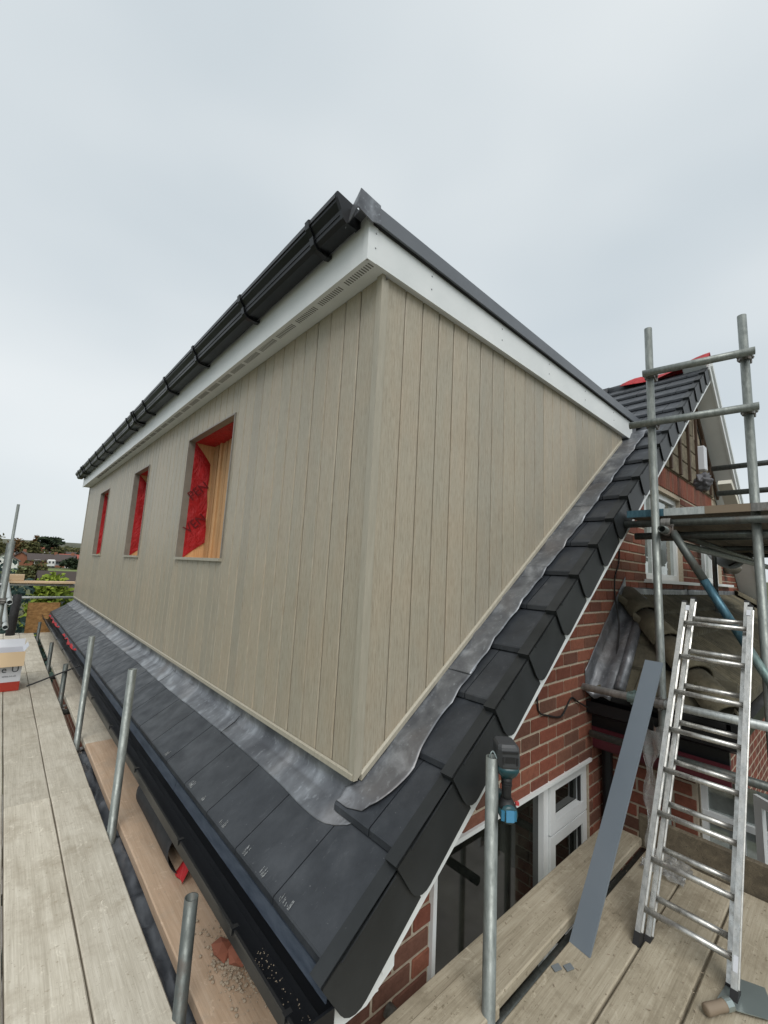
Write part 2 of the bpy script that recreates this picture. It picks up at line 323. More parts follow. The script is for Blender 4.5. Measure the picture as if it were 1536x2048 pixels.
# ================================================================== GROUND AND FAR SETTING
def sm(a, b, x): t = min(1, max(0, (x - a) / (b - a))); return t * t * (3 - 2 * t)
def ground_z(x, y):
    r = math.hypot(x, y)
    return -4.7 + 1.5 * sm(30, 130, r) + 3.2 * sm(150, 330, r) + 22 * sm(330, 1500, r)
m = M('ground', .95); c = m.ramp(m.noise(.035, 6, .6), [(.3, (.05, .055, .02)), (.5, (.085, .10, .035)), (.7, (.11, .095, .055))])
c = m.mix(m.val(m.noise(.6, 5), 0, .6), c, m.mix(1., c, (.6, .62, .6), 'MULTIPLY')); m.col(c); MAT['ground'] = m.m
m = M('far_hill', .95); c = m.ramp(m.noise(.009, 7, .65), [(.32, (.045, .05, .03)), (.5, (.085, .085, .055)), (.62, (.12, .125, .07)), (.75, (.10, .075, .05))]); m.col(c); MAT['hill'] = m.m
rings = [0, 6, 12, 25, 50, 80, 110, 130, 150, 180, 220, 270, 330, 420, 550, 750, 1000, 1300, 1500]
NS = 72; vs = [V((0, 0, ground_z(0, 0)))]; fs = []
for i, r in enumerate(rings[1:]):
    for k in range(NS):
        a = 2 * math.pi * k / NS; x, y = r * math.sin(a), r * math.cos(a)
        vs.append(V((x, y, ground_z(x, y) + (.9 * noise.noise(V((x * .012, y * .012, 0))) if r > 140 else 0))))
for k in range(NS): fs.append((0, 1 + (k + 1) % NS, 1 + k))
for i in range(len(rings) - 2):
    for k in range(NS): a = 1 + i * NS; fs.append((a + k, a + (k + 1) % NS, a + NS + (k + 1) % NS, a + NS + k))
struct(part('ground', (vs, fs), 'ground', None, True))
def hill_fn(u, v):
    a = math.radians(-70 + 200 * u); r = 900 + 900 * v; x, y = r * math.sin(a), r * math.cos(a)
    h = (10 + 9 * noise.noise(V((u * 9, 0, 3))) + 10 * math.cos((u - .33) * 7)) * math.sin(math.pi * min(1, .08 + v * .62))
    return (x, y, -12 + (ground_z(x, y) * .25 + h + 17) * sm(-.1, .3, v))
struct(part('hills', grid(hill_fn, 90, 8), 'hill', None, True))
m = M('meadow', .95); m.col(m.ramp(m.noise(.15, 5), [(.3, (.10, .14, .03)), (.7, (.17, .21, .06))])); MAT['meadow'] = m.m
struct(part('field', grid(lambda u, v: (-6 + 46 * u, 108 + 30 * v, ground_z(-6 + 46 * u, 108 + 30 * v) + .12), 12, 8), 'meadow', None, True))

m = M('bounce_sheet', .9); m.col(m.ramp(m.noise(3, 5, .6), [(.3, (.24, .225, .20)), (.7, (.36, .34, .31))])); MAT['bounce_sheet'] = m.m
struct(part('bounce_sheet', grid(lambda u, v: (-7 + 24 * u, -12 + 24 * v, -4.68 + .003 * noise.noise(V((u * 9, v * 9, 0)))), 12, 12), 'bounce_sheet'))  # pale sheet added to bounce light up onto the soffits and platform undersides

# ================================================================== HOUSE
SL, ZB, X0, GA = .717, -.095, -.325, .2705
TH = math.atan(SL); CS, SN = math.cos(TH), math.sin(TH); SD = V((CS, 0, SN)); TD = V((-SN, 0, CS))
YW, YV = -.085, -.345            # gable wall face, verge face
XR = 5.15; ZR = ZB + SL * XR     # ridge
YE = 9.25                        # far verge
house = thing('house', 'brick house with taupe clad dormer extension and charcoal tiled roof', 'house', (2.5, 4.5, -4.7))

def tile_top(x):
    n = math.floor((x - X0) / GA + 1e-6); f = (x - X0) / GA - n
    return ZB + SL * x + .040 - .036 * f
def t0top(x): return ZB + SL * x + .040 - .036 * (x - X0) / GA
def soft_top(x):     # lead dressed over the tile steps
    return sum(max(tile_top(x + d + q * .008) for q in range(-3, 4)) for d in (-.016, -.008, 0, .008, .016)) / 5

# ---- gable wall -----------------------------------------------------------------
BH, BL, MJ = .0825, .208, .0145
wins = [(.406, 1.995, -1.45, -.385), (3.306, 4.60, .875, 1.80), (5.445, 6.664, .885, 1.80)]
def wall_top(x): return min(ZB + SL * x - .10, 8.30 - .955 * x)
def strip_wall(xs, zlo, top, holes, y, thk):
    vs, fs = [], []
    for a, b in zip(xs, xs[1:]):
        hs = sorted((h[2], h[3]) for h in holes if h[0] <= a + 1e-6 and h[1] >= b - 1e-6); z = zlo
        for lo, hi in hs + [(None, None)]:
            if lo is None: q = [(a, z), (b, z), (b, max(z, top(b))), (a, max(z, top(a)))]
            else: q = [(a, z), (b, z), (b, lo), (a, lo)]; z = hi
            g = prism([V((p, y, r)) for p, r in q], (0, thk, 0)); k = len(vs); vs += g[0]; fs += [tuple(i + k for i in f) for f in g[1]]
    return vs, fs
xs = sorted(set([-.12, XR, 8.3] + [v for h in wins for v in h[:2]] + [i * .6 for i in range(1, 14)]))
gw = part('gable_wall', strip_wall(xs, -4.7, wall_top, wins, YW, .22), 'mortar', house)
cand = []
for r in range(-26, 31):
    z0 = -.715 + r * BH; z1 = z0 + BH - MJ
    if z1 > 1.84: continue
    off = .064 if r % 2 else .064 + BL / 2
    for j in range(-3, 42):
        a = off + j * BL + MJ; b = off + (j + 1) * BL; segs = [(a, b)]
        for h in wins:
            if z1 > h[2] + .004 and z0 < h[3] - .004:
                ns = []
                for p, q in segs:
                    if q <= h[0] or p >= h[1]: ns.append((p, q)); continue
                    if p < h[0] - .02: ns.append((p, h[0] - .003))
                    if q > h[1] + .02: ns.append((h[1] + .003, q))
                segs = ns
        for p, q in segs:
            p = max(p, -.11)
            if q - p < .02: continue
            if z1 < wall_top((p + q) / 2) - .005: cand.append((p, q, z0, z1))
def brick_mesh(l, h, d=.02):
    return mesh('brick', *cbox((0, -.007, 0), (l, d, h), .0035), 'brick')
def seen_key(c):
    p = V(((c[0] + c[1]) / 2, YW, (c[2] + c[3]) / 2)) - CAM; pen = 0
    u, v = p.dot(RT) / p.dot(FW), p.dot(DN) / p.dot(FW)
    if abs(u) > .93 or abs(v) > 1.24: pen = 50
    if c[2] < -.25 and c[0] > 2.2: pen = 50
    if c[2] < -.95: pen = 50
    if c[0] > 2.0 and c[3] < .70: pen = 50
    return p.length + pen
cand.sort(key=seen_key); cache = {}
for c in cand[:255]:
    k = (round(c[1] - c[0], 3), round(c[3] - c[2], 3))
    if k not in cache: cache[k] = brick_mesh(*k)
    obj('brick', cache[k], gw, (c[0], YW, c[2]))
gs = [cbox((c[0], YW - .007, c[2]), (c[1], YW + .02, c[3]), .0035) for c in cand[255:]]
struct(part('brick', join(*gs), 'brick', gw), 'stuff')['label'] = 'rest of the red gable bricks farther off'
sold = brick_mesh(.062, .228)
for i in range(45):
    x = 2.86 + i * .0745
    if wall_top(x) > 2.10 and wall_top(x + .07) > 2.10: obj('brick', sold, gw, (x, YW - .003, 1.850))
# bare blockwork strip above the soldier course with brown battens
bx = [2.0 + i * .4 for i in range(18)]
bw = part('blockwork', prism([V((3.02, YW - .004, 2.085)), V((6.48, YW - .004, 2.085)), V((XR - .05, YW - .004, 3.36)), V((4.85, YW - .004, 3.30))], (0, -.008, 0)), 'mortar', house)
bx2 = {}
for r in range(6):
    z0 = 2.09 + r * .21; z1 = z0 + .198
    for j in range(10):
        a = 2.9 + j * .42 + (.21 if r % 2 else 0); b = a + .405
        if wall_top(a) > z1 + .02 and wall_top(b) > z1 + .02:
            if 'k' not in bx2: bx2['k'] = mesh('block', *cbox((0, -.02, 0), (.405, .004, .198), .006), 'block')
            obj('block', bx2['k'], bw, (a, YW - .012, z0))
for x in (3.3, 3.72, 4.12, 4.5, 4.9, 5.3, 5.68, 6.0):
    h = wall_top(x) - 2.09 - .03
    if h > .1: part('batten', box((x - .025, YW - .058, 2.09), (x + .025, YW - .033, 2.09 + h)), 'batten', bw)
part('batten', obox((5.24, YW - .06, 3.30), (1.22, 0, -1.165), (0, .03, 0), (-.05, 0, -.05)), 'batten', bw)

def window(name_label, x0, x1, z0, z1, mull, glass, dep=.055, fr=.05, sill=True, lights=()):
    w_ = obj('window', None, house, ((x0 + x1) / 2, YW, z0)); w_['label'] = name_label
    y0, y1 = YW + dep, YW + dep + .06; f = fr
    part('frame', join(box((x0, y0, z0), (x0 + f, y1, z1)), box((x1 - f, y0, z0), (x1, y1, z1)), box((x0 + f, y0, z1 - f), (x1 - f, y1, z1)), box((x0 + f, y0, z0), (x1 - f, y1, z0 + f))), 'white', w_)
    ed = [x0 + f] + [v for mm in mull for v in (mm - .028, mm + .028)] + [x1 - f]
    for mm in mull: part('mullion', box((mm - .028, y0 - .004, z0 + f), (mm + .028, y1, z1 - f)), 'white', w_)
    for i in range(0, len(ed), 2): part('pane', box((ed[i], y0 + .03, z0 + f), (ed[i + 1], y0 + .045, z1 - f)), glass, w_)
    if sill: part('sill', box((x0 - .06, YW - .07, z0 - .035), (x1 + .40, YW + dep, z0 - .003)), 'white', w_)
    return w_
w0 = window('wide white window low in the gable with a big dark pane', .406, 1.995, -1.45, -.385, (1.45,), 'glass', .03, .03, False)
# the opening lights at its right: two sashes
for za, zb in ((-.690, -.395), (-1.35, -.700)):
    xa, xb = 1.482, 1.985; y0 = YW + .012; f = .060
    part('sash', join(box((xa, y0, za), (xa + f, y0 + .045, zb)), box((xb - f, y0, za), (xb, y0 + .045, zb)), box((xa + f, y0, zb - f), (xb - f, y0 + .045, zb)), box((xa + f, y0, za), (xb - f, y0 + .045, za + f))), 'white', w0)
    part('gasket', join(box((xa + f, y0 + .012, za + f), (xa + f + .012, y0 + .03, zb - f)), box((xb - f - .012, y0 + .012, za + f), (xb - f, y0 + .03, zb - f)), box((xa + f + .012, y0 + .012, zb - f - .012), (xb - f - .012, y0 + .03, zb - f))), 'rubber', w0)
part('trim', join(box((.385, YW - .022, -1.45), (.408, YW + .03, -.366)), box((.408, YW - .022, -.386), (2.0, YW + .03, -.366))), 'white', w0)
w1 = window('white two pane window under the soldier course', 3.306, 4.60, .875, 1.80, (3.79,), 'glassl', .045, .06)
w2 = window('small white casement window beside the satellite dish', 5.445, 6.664, .885, 1.80, (5.87, 6.25), 'glassl', .04, .07)
part('wall_backing', box((.30, YW + .225, -4.7), (8.2, YW + .24, -.30)), 'dark', house)
part('wall_backing', box((3.2, YW + .225, .6), (6.8, YW + .24, 1.9)), 'dark', house)

# ---- front and back walls, soffits ------------------------------------------------
part('front_wall', box((-.12, YW + .25, -4.7), (.10, 9.1, -.47)), 'brickwork', house)
part('eaves_soffit', box((-.30, -.30, -.485), (-.10, 9.2, -.470)), 'white', house)
part('eaves_fascia', box((-.315, -.325, -.50), (-.298, 9.2, -.345)), 'tray', house)
part('boxed_end', prism([V((-.29, -.325, -.47)), V((-.17, -.325, -.47)), V((-.06, -.325, -.42)), V((-.06, -.325, -.20)), V((-.29, -.325, -.40))], (0, .02, 0)), 'white', house)

# ---- main roof --------------------------------------------------------------------
deck = part('roof', prism([V((X0 + .03, -.31, ZB + SL * (X0 + .03) - .02)), V((XR, -.31, ZR - .02)), V((8.3, -.31, 8.33 - .955 * 8.3 + .20)), V((8.3, -.31, 8.33 - .955 * 8.3 + .06)), V((XR, -.31, 8.33 - .955 * XR + .06)), V((XR - .12, -.31, ZR - .24)), V((X0 + .03, -.31, ZB + SL * (X0 + .03) - .10))], (0, YE + .31, 0)), 'tile', house)
TW = .313
def tile_mesh(wd):
    t0, t1, th, u1 = .040, .040 - .036 / GA * (GA + .055), .026, GA + .055; c = .004
    pr = [(0, t0 - th), (0, t0 - c), (c, t0 - c * .2), (u1, t1), (u1, t1 - th)]
    P = [V((a, .0015, b + SL * a)) for a, b in pr]
    return mesh('roof_tile', *prism(P, (0, wd - .0055, 0)), 'tile')
tmesh = {}
def tile(n, y0, y1):
    k = round(y1 - y0, 3)
    if k not in tmesh: tmesh[k] = tile_mesh(k)
    xn = X0 + GA * n; return obj('roof_tile', tmesh[k], deck, (xn, y0, ZB + SL * xn))
for j in range(29): tile(0, j * TW, (j + 1) * TW)
tile(0, -.33, 0)
NC = 20
for n in range(1, NC):
    if n % 2: ys = [(-.33, -.165), (-.165, .148 if n > 1 else .05)]
    else: ys = [(-.33, 0.0)]
    if n >= 12:
        y = ys[-1][1]
        for j in range(9): ys.append((y, y + TW)); y += TW
    for a, b in ys: tile(n, a, b)
# chalk scuffs: short brush strokes along the bottom edge of the eaves tiles
for y, l in ((.09, .03), (.24, .02), (.45, .05), (.71, .02), (.86, .04), (1.30, .03), (-.10, .07)):
    gs = []
    for k in range(9):
        yy = y + l * random.random(); a = X0 + .004 + .006 * random.random(); b = a + .006 + .022 * random.random(); wd = .0015 + .002 * random.random()
        gs.append(prism([V((a, yy, tile_top(a) + .0010)), V((b, yy + .004, tile_top(b) + .0010)), V((b, yy + .004 + wd, tile_top(b) + .0010)), V((a, yy + wd * 1.6, tile_top(a) + .0010))], (0, 0, .0006)))
    struct(part('chalk_mark', join(*gs), 'chalk', deck), 'stuff')
# ridge with red underlay flapping over it
for i in range(21): part('ridge_tile', lathe((XR, .42 + .42 * i, ZR - .055), (0, 1, 0), [(0, .115), (.41, .108)], 14), 'tile', deck, True)
def redfn(u, v):
    y = -.36 + 1.0 * u; s = v - .5; up = .10 * (1 - u) ** 1.5 + .035 + .02 * math.sin(9 * u)
    return (XR + s * .30 - .05, y, ZR + up * (1 - abs(s) * 1.1) - abs(s) * .16 + .02 * math.sin(7 * u + 4 * v))
part('underlay_flap', thick(grid(redfn, 14, 8), (0, 0, -.004)), 'red', house, True)
# dry verge caps, one to each course
def cap_geo():
    ln = .345; prof = [(-.012, .0485), (-.012, -.03)]
    for k in range(6): t = k / 5 * math.pi / 2; prof.append((.058 - .07 * math.cos(t), -.072 - .073 * math.sin(t)))
    prof += [(ln, -.150), (ln, .0195)]
    tw = lambda a: -.007 + .014 * (a + .012) / (ln + .012)
    side = prism([SD * a + TD * b + V((0, tw(a), 0)) for a, b in prof], (0, .006, 0))
    top = prism([SD * -.012 + TD * .0485 + V((0, -.007, 0)), SD * ln + TD * .0195 + V((0, .007, 0)), SD * ln + TD * .0145 + V((0, .007, 0)), SD * -.012 + TD * .0435 + V((0, -.007, 0))], (0, .060, 0))
    nose = prism([SD * -.012 + TD * .0435, SD * -.006 + TD * .0435, SD * -.006 + TD * .018, SD * -.012 + TD * .018], (0, .052, 0))
    rib = prism([SD * .06 + TD * .0365 + V((0, -.003, 0)), SD * .31 + TD * .020 + V((0, .006, 0)), SD * .31 + TD * .015 + V((0, .006, 0)), SD * .06 + TD * .031 + V((0, -.003, 0))], (0, -.005, 0))
    return join(side, top, nose, rib)
capm = mesh('verge_cap', *cap_geo(), 'verge')
for n in range(NC): xn = X0 + GA * n; obj('verge_cap', capm, deck, (xn, YV, ZB + SL * xn - .012))
def slope_bar(y0, y1, x0, x1, t0, t1, base=ZB):
    a = V((x0, 0, base + SL * x0)); b = V((x1, 0, base + SL * x1))
    return prism([V((p.x, y0, p.z)) for p in (a + TD * t0, b + TD * t0, b + TD * t1, a + TD * t1)], (0, y1 - y0, 0))
part('bargeboard', slope_bar(-.335, -.318, X0 + .10, XR - .02, -.190, -.03), 'white', house)
part('verge_soffit', slope_bar(-.318, YW - .002, X0 + .25, XR - .1, -.178, -.168), 'white', house)
# right-hand rake: white board and deep cream soffit
bl = lambda x: 8.33 - .955 * x
part('bargeboard', prism([V((5.05, -.355, bl(5.05))), V((8.3, -.355, bl(8.3))), V((8.3, -.355, bl(8.3) + .17)), V((5.05, -.355, bl(5.05) + .17))], (0, .025, 0)), 'white', house)
part('bargeboard_trim', prism([V((5.12, -.375, bl(5.12) + .13)), V((8.3, -.375, bl(8.3) + .13)), V((8.3, -.375, bl(8.3) + .20)), V((5.12, -.375, bl(5.12) + .20))], (0, .019, 0)), 'white', house)
part('rake_soffit', prism([V((5.0, -.330, bl(5.0) + .012)), V((8.3, -.330, bl(8.3) + .012)), V((8.3, -.330, bl(8.3) + .03)), V((5.0, -.330, bl(5.0) + .03))], (0, .243, 0)), 'white', house)

# ---- eaves gutter -------------------------------------------------------------------
def gutter(path, ins, y0, y1, parent, name='gutter'):
    return part(name, shell([V((a, y0, b)) for a, b in path], [V((a, 0, b)) for a, b in ins], (0, y1 - y0, 0)), 'gut', parent)
gp = [(-.316, -.372), (-.316, -.435), (-.330, -.452), (-.404, -.452), (-.420, -.435), (-.424, -.392), (-.434, -.378), (-.434, -.368)]
gi = [(-.005, 0), (-.005, .003), (-.003, .005), (.003, .005), (.005, .003), (.005, 0), (.006, .003), (.008, 0)]
ge = gutter(gp, gi, -.35, 9.25, house)
for y in (-.335,): part('stop_end', prism([V((a, y - .02, b)) for a, b in gp], (0, .008, 0)), 'gut', ge)
for y in (-.30, .05, .62, 1.42, 2.2, 3.0, 3.8, 4.6, 5.4, 6.2, 7.0, 7.8, 8.6):
    part('bracket', join(box((-.439, y, -.384), (-.4345, y + .016, -.364)), box((-.4345, y, -.3675), (-.414, y + .016, -.3640))), 'gut', ge)
for y0, y1 in ((-.335, 1.06), (1.064, 3.2), (3.204, 6.0), (6.004, 9.2)):
    part('eaves_tray', prism([V((-.300, y0, -.322)), V((-.322, y0, -.326)), V((-.334, y0, -.368)), V((-.330, y0, -.368)), V((-.318, y0, -.330)), V((-.300, y0, -.326))], (0, y1 - y0, 0)), 'tray', house)
for y0, y1 in ((7.2, 9.1), (5.1, 6.6)):
    g = grid(lambda u, v: (-.300 - .045 * v - .012 * math.sin(30 * u), y0 + (y1 - y0) * u, -.330 - .03 * v + .02 * math.sin(22 * u + v) * v), 24 if y1 - y0 > .1 else 3, 2)
    part('underlay_edge', thick(g, (0, 0, -.002)), 'red', house)

# ---- dormer walls ---------------------------------------------------------------------
H = 2.2; LF = 9.0
DW = [(1.62, 2.66, .845, 1.92), (4.10, 4.83, .845, 1.91), (6.62, 7.42, .845, 1.91)]
cf = part('front_cladding', join(*[box((.014, a, z0), (.03, b, z1)) for a, b, z0, z1 in
    [(0.02, 1.62, 0, H), (2.66, 4.10, 0, H), (4.83, 6.62, 0, H), (7.42, LF, 0, H)] + [(w[0], w[1], 0, w[2]) for w in DW] + [(w[0], w[1], w[3], H) for w in DW]]), 'dark', house)
PB = .1285; y = .034; bcache = {}
def board_piece(u0, u1, z0, z1): return cbox((0, u0, z0), (.012, u1, z1), .005)
while y < LF - .01:
    y1 = min(y + PB, LF); gp_ = random.choice((.005, .0065, .008, .0065)); cuts = [y, y1 - gp_]
    for w_ in DW: cuts += [v for v in w_[:2] if y + .004 < v < y1 - gp_ - .004]
    cuts = sorted(cuts); gs = []
    for a, b in zip(cuts, cuts[1:]):
        mid = (a + b) / 2; hit = [w_ for w_ in DW if w_[0] < mid < w_[1]]
        for z0, z1 in ([(0, H)] if not hit else [(0, hit[0][2]), (hit[0][3], H)]): gs.append(board_piece(a - y, b - y, z0, z1))
    k = (round(gp_, 4), round(y1 - y, 3))
    if len(cuts) == 2 and len(gs) == 1:
        if k not in bcache: bcache[k] = mesh('cladding_board', *gs[0], 'clad')
        obj('cladding_board', bcache[k], cf, (0, y, 0))
    else:
        zc = .84 + .5; lo = [g for g in gs if max(v.z for v in g[0]) < 1.0]; hi = [g for g in gs if min(v.z for v in g[0]) > 1.0]; full = [g for g in gs if g not in lo and g not in hi]
        sets = [lo, hi] if not full else [full + lo + hi]
        for st in sets: obj('cladding_board', mesh('cladding_board', *join(*st), 'clad'), cf, (0, y, 0))
    y = y1
cs = part('side_cladding', prism([V((.02, .014, 0)), V((3.1, .014, 2.2)), V((.02, .014, 2.2))], (0, .02, 0)), 'dark', house)
x = .036
while x < 3.0:
    x1 = x + .1262; gp_ = random.choice((.005, .0065, .008, .0065)); zb = lambda q: -.016 + .7165 * q
    c = .004; a, b = x, x1 - gp_
    if zb(b) > H - .02: b = min(b, (H - .02) / .7165)
    P = lambda yy, d: [V((a + d, yy, zb(a + d))), V((b - d, yy, zb(b - d))), V((b - d, yy, H)), V((a + d, yy, H))]
    p0, p1 = P(.0, c), P(c, 0); p2 = P(.012, 0)
    vs = p0 + p1 + p2; fs = [(0, 1, 2, 3), (11, 10, 9, 8)] + [(i + k * 4, 4 + i + k * 4, 4 + (i + 1) % 4 + k * 4, (i + 1) % 4 + k * 4) for k in (0, 1) for i in range(4)]
    part('cladding_board', (vs, fs), 'clad', cs); x = x1
part('corner_trim', join(prism([V((-.007, -.007, -.012)), V((.014, -.007, -.012)), V((.014, .0, -.012)), V((.0, .0, -.012)), V((.0, .030, -.012)), V((-.007, .030, -.012))], (0, 0, H + .012)),
    prism([V((.014, -.007, -.006)), V((.034, -.007, .010)), V((.034, -.0005, .010)), V((.014, -.0005, -.006))], (0, 0, H - .02))), 'cladtrim', house)
part('base_trim', prism([V((-.003, .0, .014)), V((-.012, .0, .009)), V((-.013, .0, -.010)), V((.01, .0, -.014)), V((.01, .0, .0)), V((-.0005, .0, .0))], (0, LF, 0)), 'cladtrim', house)
a, b = V((.03, 0, .018)), V((3.02, 0, .018 + .7165 * 2.99))
part('base_trim', join(prism([a + V((0, -.012, -.034)), a + V((0, -.012, -.012)), a + V((0, -.004, -.004)), a + V((0, -.0006, -.004)), a + V((0, .01, -.034))], b - a)), 'cladtrim', house)
part('end_trim', box((-.008, LF, -.01), (.05, LF + .035, H)), 'cladtrim', house)
part('dormer_far_wall', box((.055, LF - .02, -.1), (3.3, LF + .03, H)), 'clad', house)
for z_ in (1.86, 1.18): part('overflow_pipe', rod((.11, LF + .03, z_), (.07, LF + .22, z_ - .01), .022), 'galv', house)
# window openings with trims, red membrane linings and raw timber inside
part('room_back', box((.75, .1, -.1), (.77, 8.9, 2.2)), 'dark', house)
for i, (y0, y1, z0, z1) in enumerate(DW):
    o = obj('window_opening', None, house, (0, (y0 + y1) / 2, z0))
    dp = .050
    part('reveal_trim', join(box((-.010, y1 - .001, z0), (dp, y1 + .010, z1)), box((-.010, y0 - .010, z0), (dp, y0 + .001, z1)), box((-.010, y0 - .010, z1 - .001), (dp, y1 + .010, z1 + .010))), 'wtrim', o)
    part('sill', box((-.022, y0 - .015, z0 - .018), (dp, y1 + .015, z0 + .004)), 'cladtrim', o)
    rd = .165
    def lining(u, v, y=y1, z0=z0, z1=z1, rd=rd): return (dp + rd * (u + (.16 * math.sin(5 * v + 1) + .05 * math.sin(17 * v)) * u * u * .5), y - .004 + .006 * math.sin(9 * v + 5 * u) * u, z0 + .15 * u + (z1 - z0 - .33 * u) * v)
    lin = part('membrane_lining', join(thick(grid(lining, 10, 20), (0, .004, 0)), thick(grid(lambda u, v: (dp + .24 * u, y0 + (y1 - y0) * v, z1 - .004 - .008 * math.sin(6 * v) * u), 6, 10), (0, 0, .004)), thick(grid(lambda u, v: (dp + .1 * u, y0 + .004, z0 + (z1 - z0) * v), 2, 4), (0, -.004, 0))), 'red', o)
    part('plate', join(box((dp + .001, y0, z0 - .04), (.75, y1, z0 - .002)), box((dp + .001, y1 + .002, z0), (.40, y1 + .03, z1 + .02))), 'timber', o)
    yy = y0 - .15; k = 0
    while yy < y1 + .02:
        wd = random.choice((.045, .095, .07, .05)); part('stud', cbox((.222 + .012 * (k % 2) + random.random() * .01, yy, z0 - .1), (.33, yy + wd - .003, z1 + .15), .003), 'timber', o); yy += wd; k += 1
    if i == 0:
        part('lettering', text_geo('PEN', .115, (dp + .022, y1 - .013, 1.37), V((.70, 0, .71)), V((-.71, 0, .70))), 'redink', lin)
        part('lettering', text_geo('VEN', .115, (dp + .022, y1 - .013, 1.06), V((.70, 0, .71)), V((-.71, 0, .70))), 'redink', lin)

# ---- dormer eaves ------------------------------------------------------------------------
FX, FY = -.125, -.037
part('soffit', box((FX + .012, FY + .012, H), (.02, LF + .04, H + .012)), 'white', house)
part('soffit', box((.02, FY + .012, H + .0005), (3.2, .03, H + .012)), 'white', house)
slots = []; y = -.01; k = 0
while y < 7.5:
    if k % 14 < 12: slots.append(box((-.097, y, H - .0012), (-.064, y + .0062, H + .002)))
    y += .0165; k += 1
struct(part('soffit_vent', join(*slots), 'slot', house), 'stuff')
part('fascia', box((FX, FY + .014, H - .006), (FX + .012, LF + .06, 2.43)), 'white', house)
part('fascia', prism([V((FX + .014, FY, H - .006)), V((3.205, FY, H - .006)), V((3.28, FY, 2.30)), V((3.215, FY, 2.372)), V((FX + .014, FY, 2.372))], (0, .012, 0)), 'white', house)
part('fascia_corner', join(box((FX - .004, FY - .004, H - .012), (FX + .05, FY - .0005, 2.385)), box((FX - .004, FY - .0005, H - .012), (FX - .0005, FY + .03, 2.385))), 'white', house)
for xx in (-.085, .30, .95, 1.55, 2.15, 2.75):
    for zz in (2.262, 2.335): part('nail', lathe((xx, FY - (.0035 if xx < 0 else 0), zz), (0, -1, 0), [(0, .0045), (.002, .004), (.003, .001)], 8), 'nail', house)
part('flat_roof', box((FX + .02, FY - .01, 2.375), (3.6, LF + .03, 2.405)), 'anth', house)
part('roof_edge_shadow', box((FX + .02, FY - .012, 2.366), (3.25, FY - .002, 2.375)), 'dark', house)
part('roof_edge_trim', prism([V((-.165, -.062, 2.372)), V((3.42, -.062, 2.372)), V((3.47, -.062, 2.44)), V((-.165, -.062, 2.452))], (0, .012, 0)), 'anth', house)
part('roof_edge_top', prism([V((-.165, -.050, 2.440)), V((-.165, .055, 2.418)), V((-.165, .055, 2.406)), V((-.165, -.050, 2.428))], (3.62, 0, 0)), 'anth', house)
part('lead_cap', join(prism([V((-.215, -.069, 2.368)), V((-.135, -.069, 2.350)), V((-.085, -.069, 2.365)), V((-.090, -.069, 2.456)), V((-.205, -.069, 2.466))], (0, .006, 0)), prism([V((-.215, -.063, 2.372)), V((-.205, -.063, 2.462)), V((-.180, .06, 2.43)), V((-.19, .06, 2.36))], (.004, 0, 0))), 'lead2', house)
part('lead_end', prism([V((3.215, FY - .004, 2.19)), V((3.29, FY - .004, 2.275)), V((3.34, FY - .004, 2.372)), V((3.222, FY - .004, 2.372))], (0, .006, 0)), 'lead2', house)
gp = [(-.129, 2.450), (-.129, 2.385), (-.142, 2.366), (-.205, 2.362), (-.224, 2.376), (-.234, 2.412), (-.258, 2.440), (-.264, 2.462), (-.258, 2.468)]
gi = [(-.005, 0), (-.005, .003), (-.003, .006), (.002, .006), (.005, .003), (.006, -.002), (.006, -.002), (.006, 0), (.006, -.003)]
gd = gutter(gp, gi, .04, 9.15, house)
part('moulding', join(box((-.232, .04, 2.392), (-.224, 9.15, 2.399)), box((-.267, .04, 2.452), (-.262, 9.15, 2.475))), 'gut', gd)
part('stop_end', prism([V((a * 1.05 + .008, .026, b + (.010 if b > 2.42 else -.008))) for a, b in gp], (0, .018, 0)), 'gut', gd)
pr = [(-.126, 2.352), (-.150, 2.345), (-.212, 2.352), (-.234, 2.370), (-.243, 2.408), (-.268, 2.438), (-.275, 2.476), (-.264, 2.482)]
pi = [(.0, .02), (.0, .012), (.002, .008), (.008, .006), (.008, 0), (.008, 0), (.008, 0), (.004, -.01)]
for y in (.27, 1.07, 1.95, 2.74, 3.55, 4.36, 5.19, 5.98, 6.65, 7.34, 8.1, 8.8):
    part('bracket', shell([V((a, y - .016, b)) for a, b in pr], [V((a, 0, b)) for a, b in pi], (0, .032, 0)), 'gut', gd)
for y in (4.05, 8.3):
    part('union', join(shell([V((a, y - .07, b)) for a, b in pr], [V((a, 0, b)) for a, b in pi], (0, .14, 0)), shell([V((a * 1.03, y - .02, b - .004)) for a, b in pr], [V((a, 0, b)) for a, b in pi], (0, .04, 0))), 'gut', gd)
part('stop_end', prism([V((a * 1.05 + .008, 9.14, b)) for a, b in gp], (0, .018, 0)), 'gut', gd)

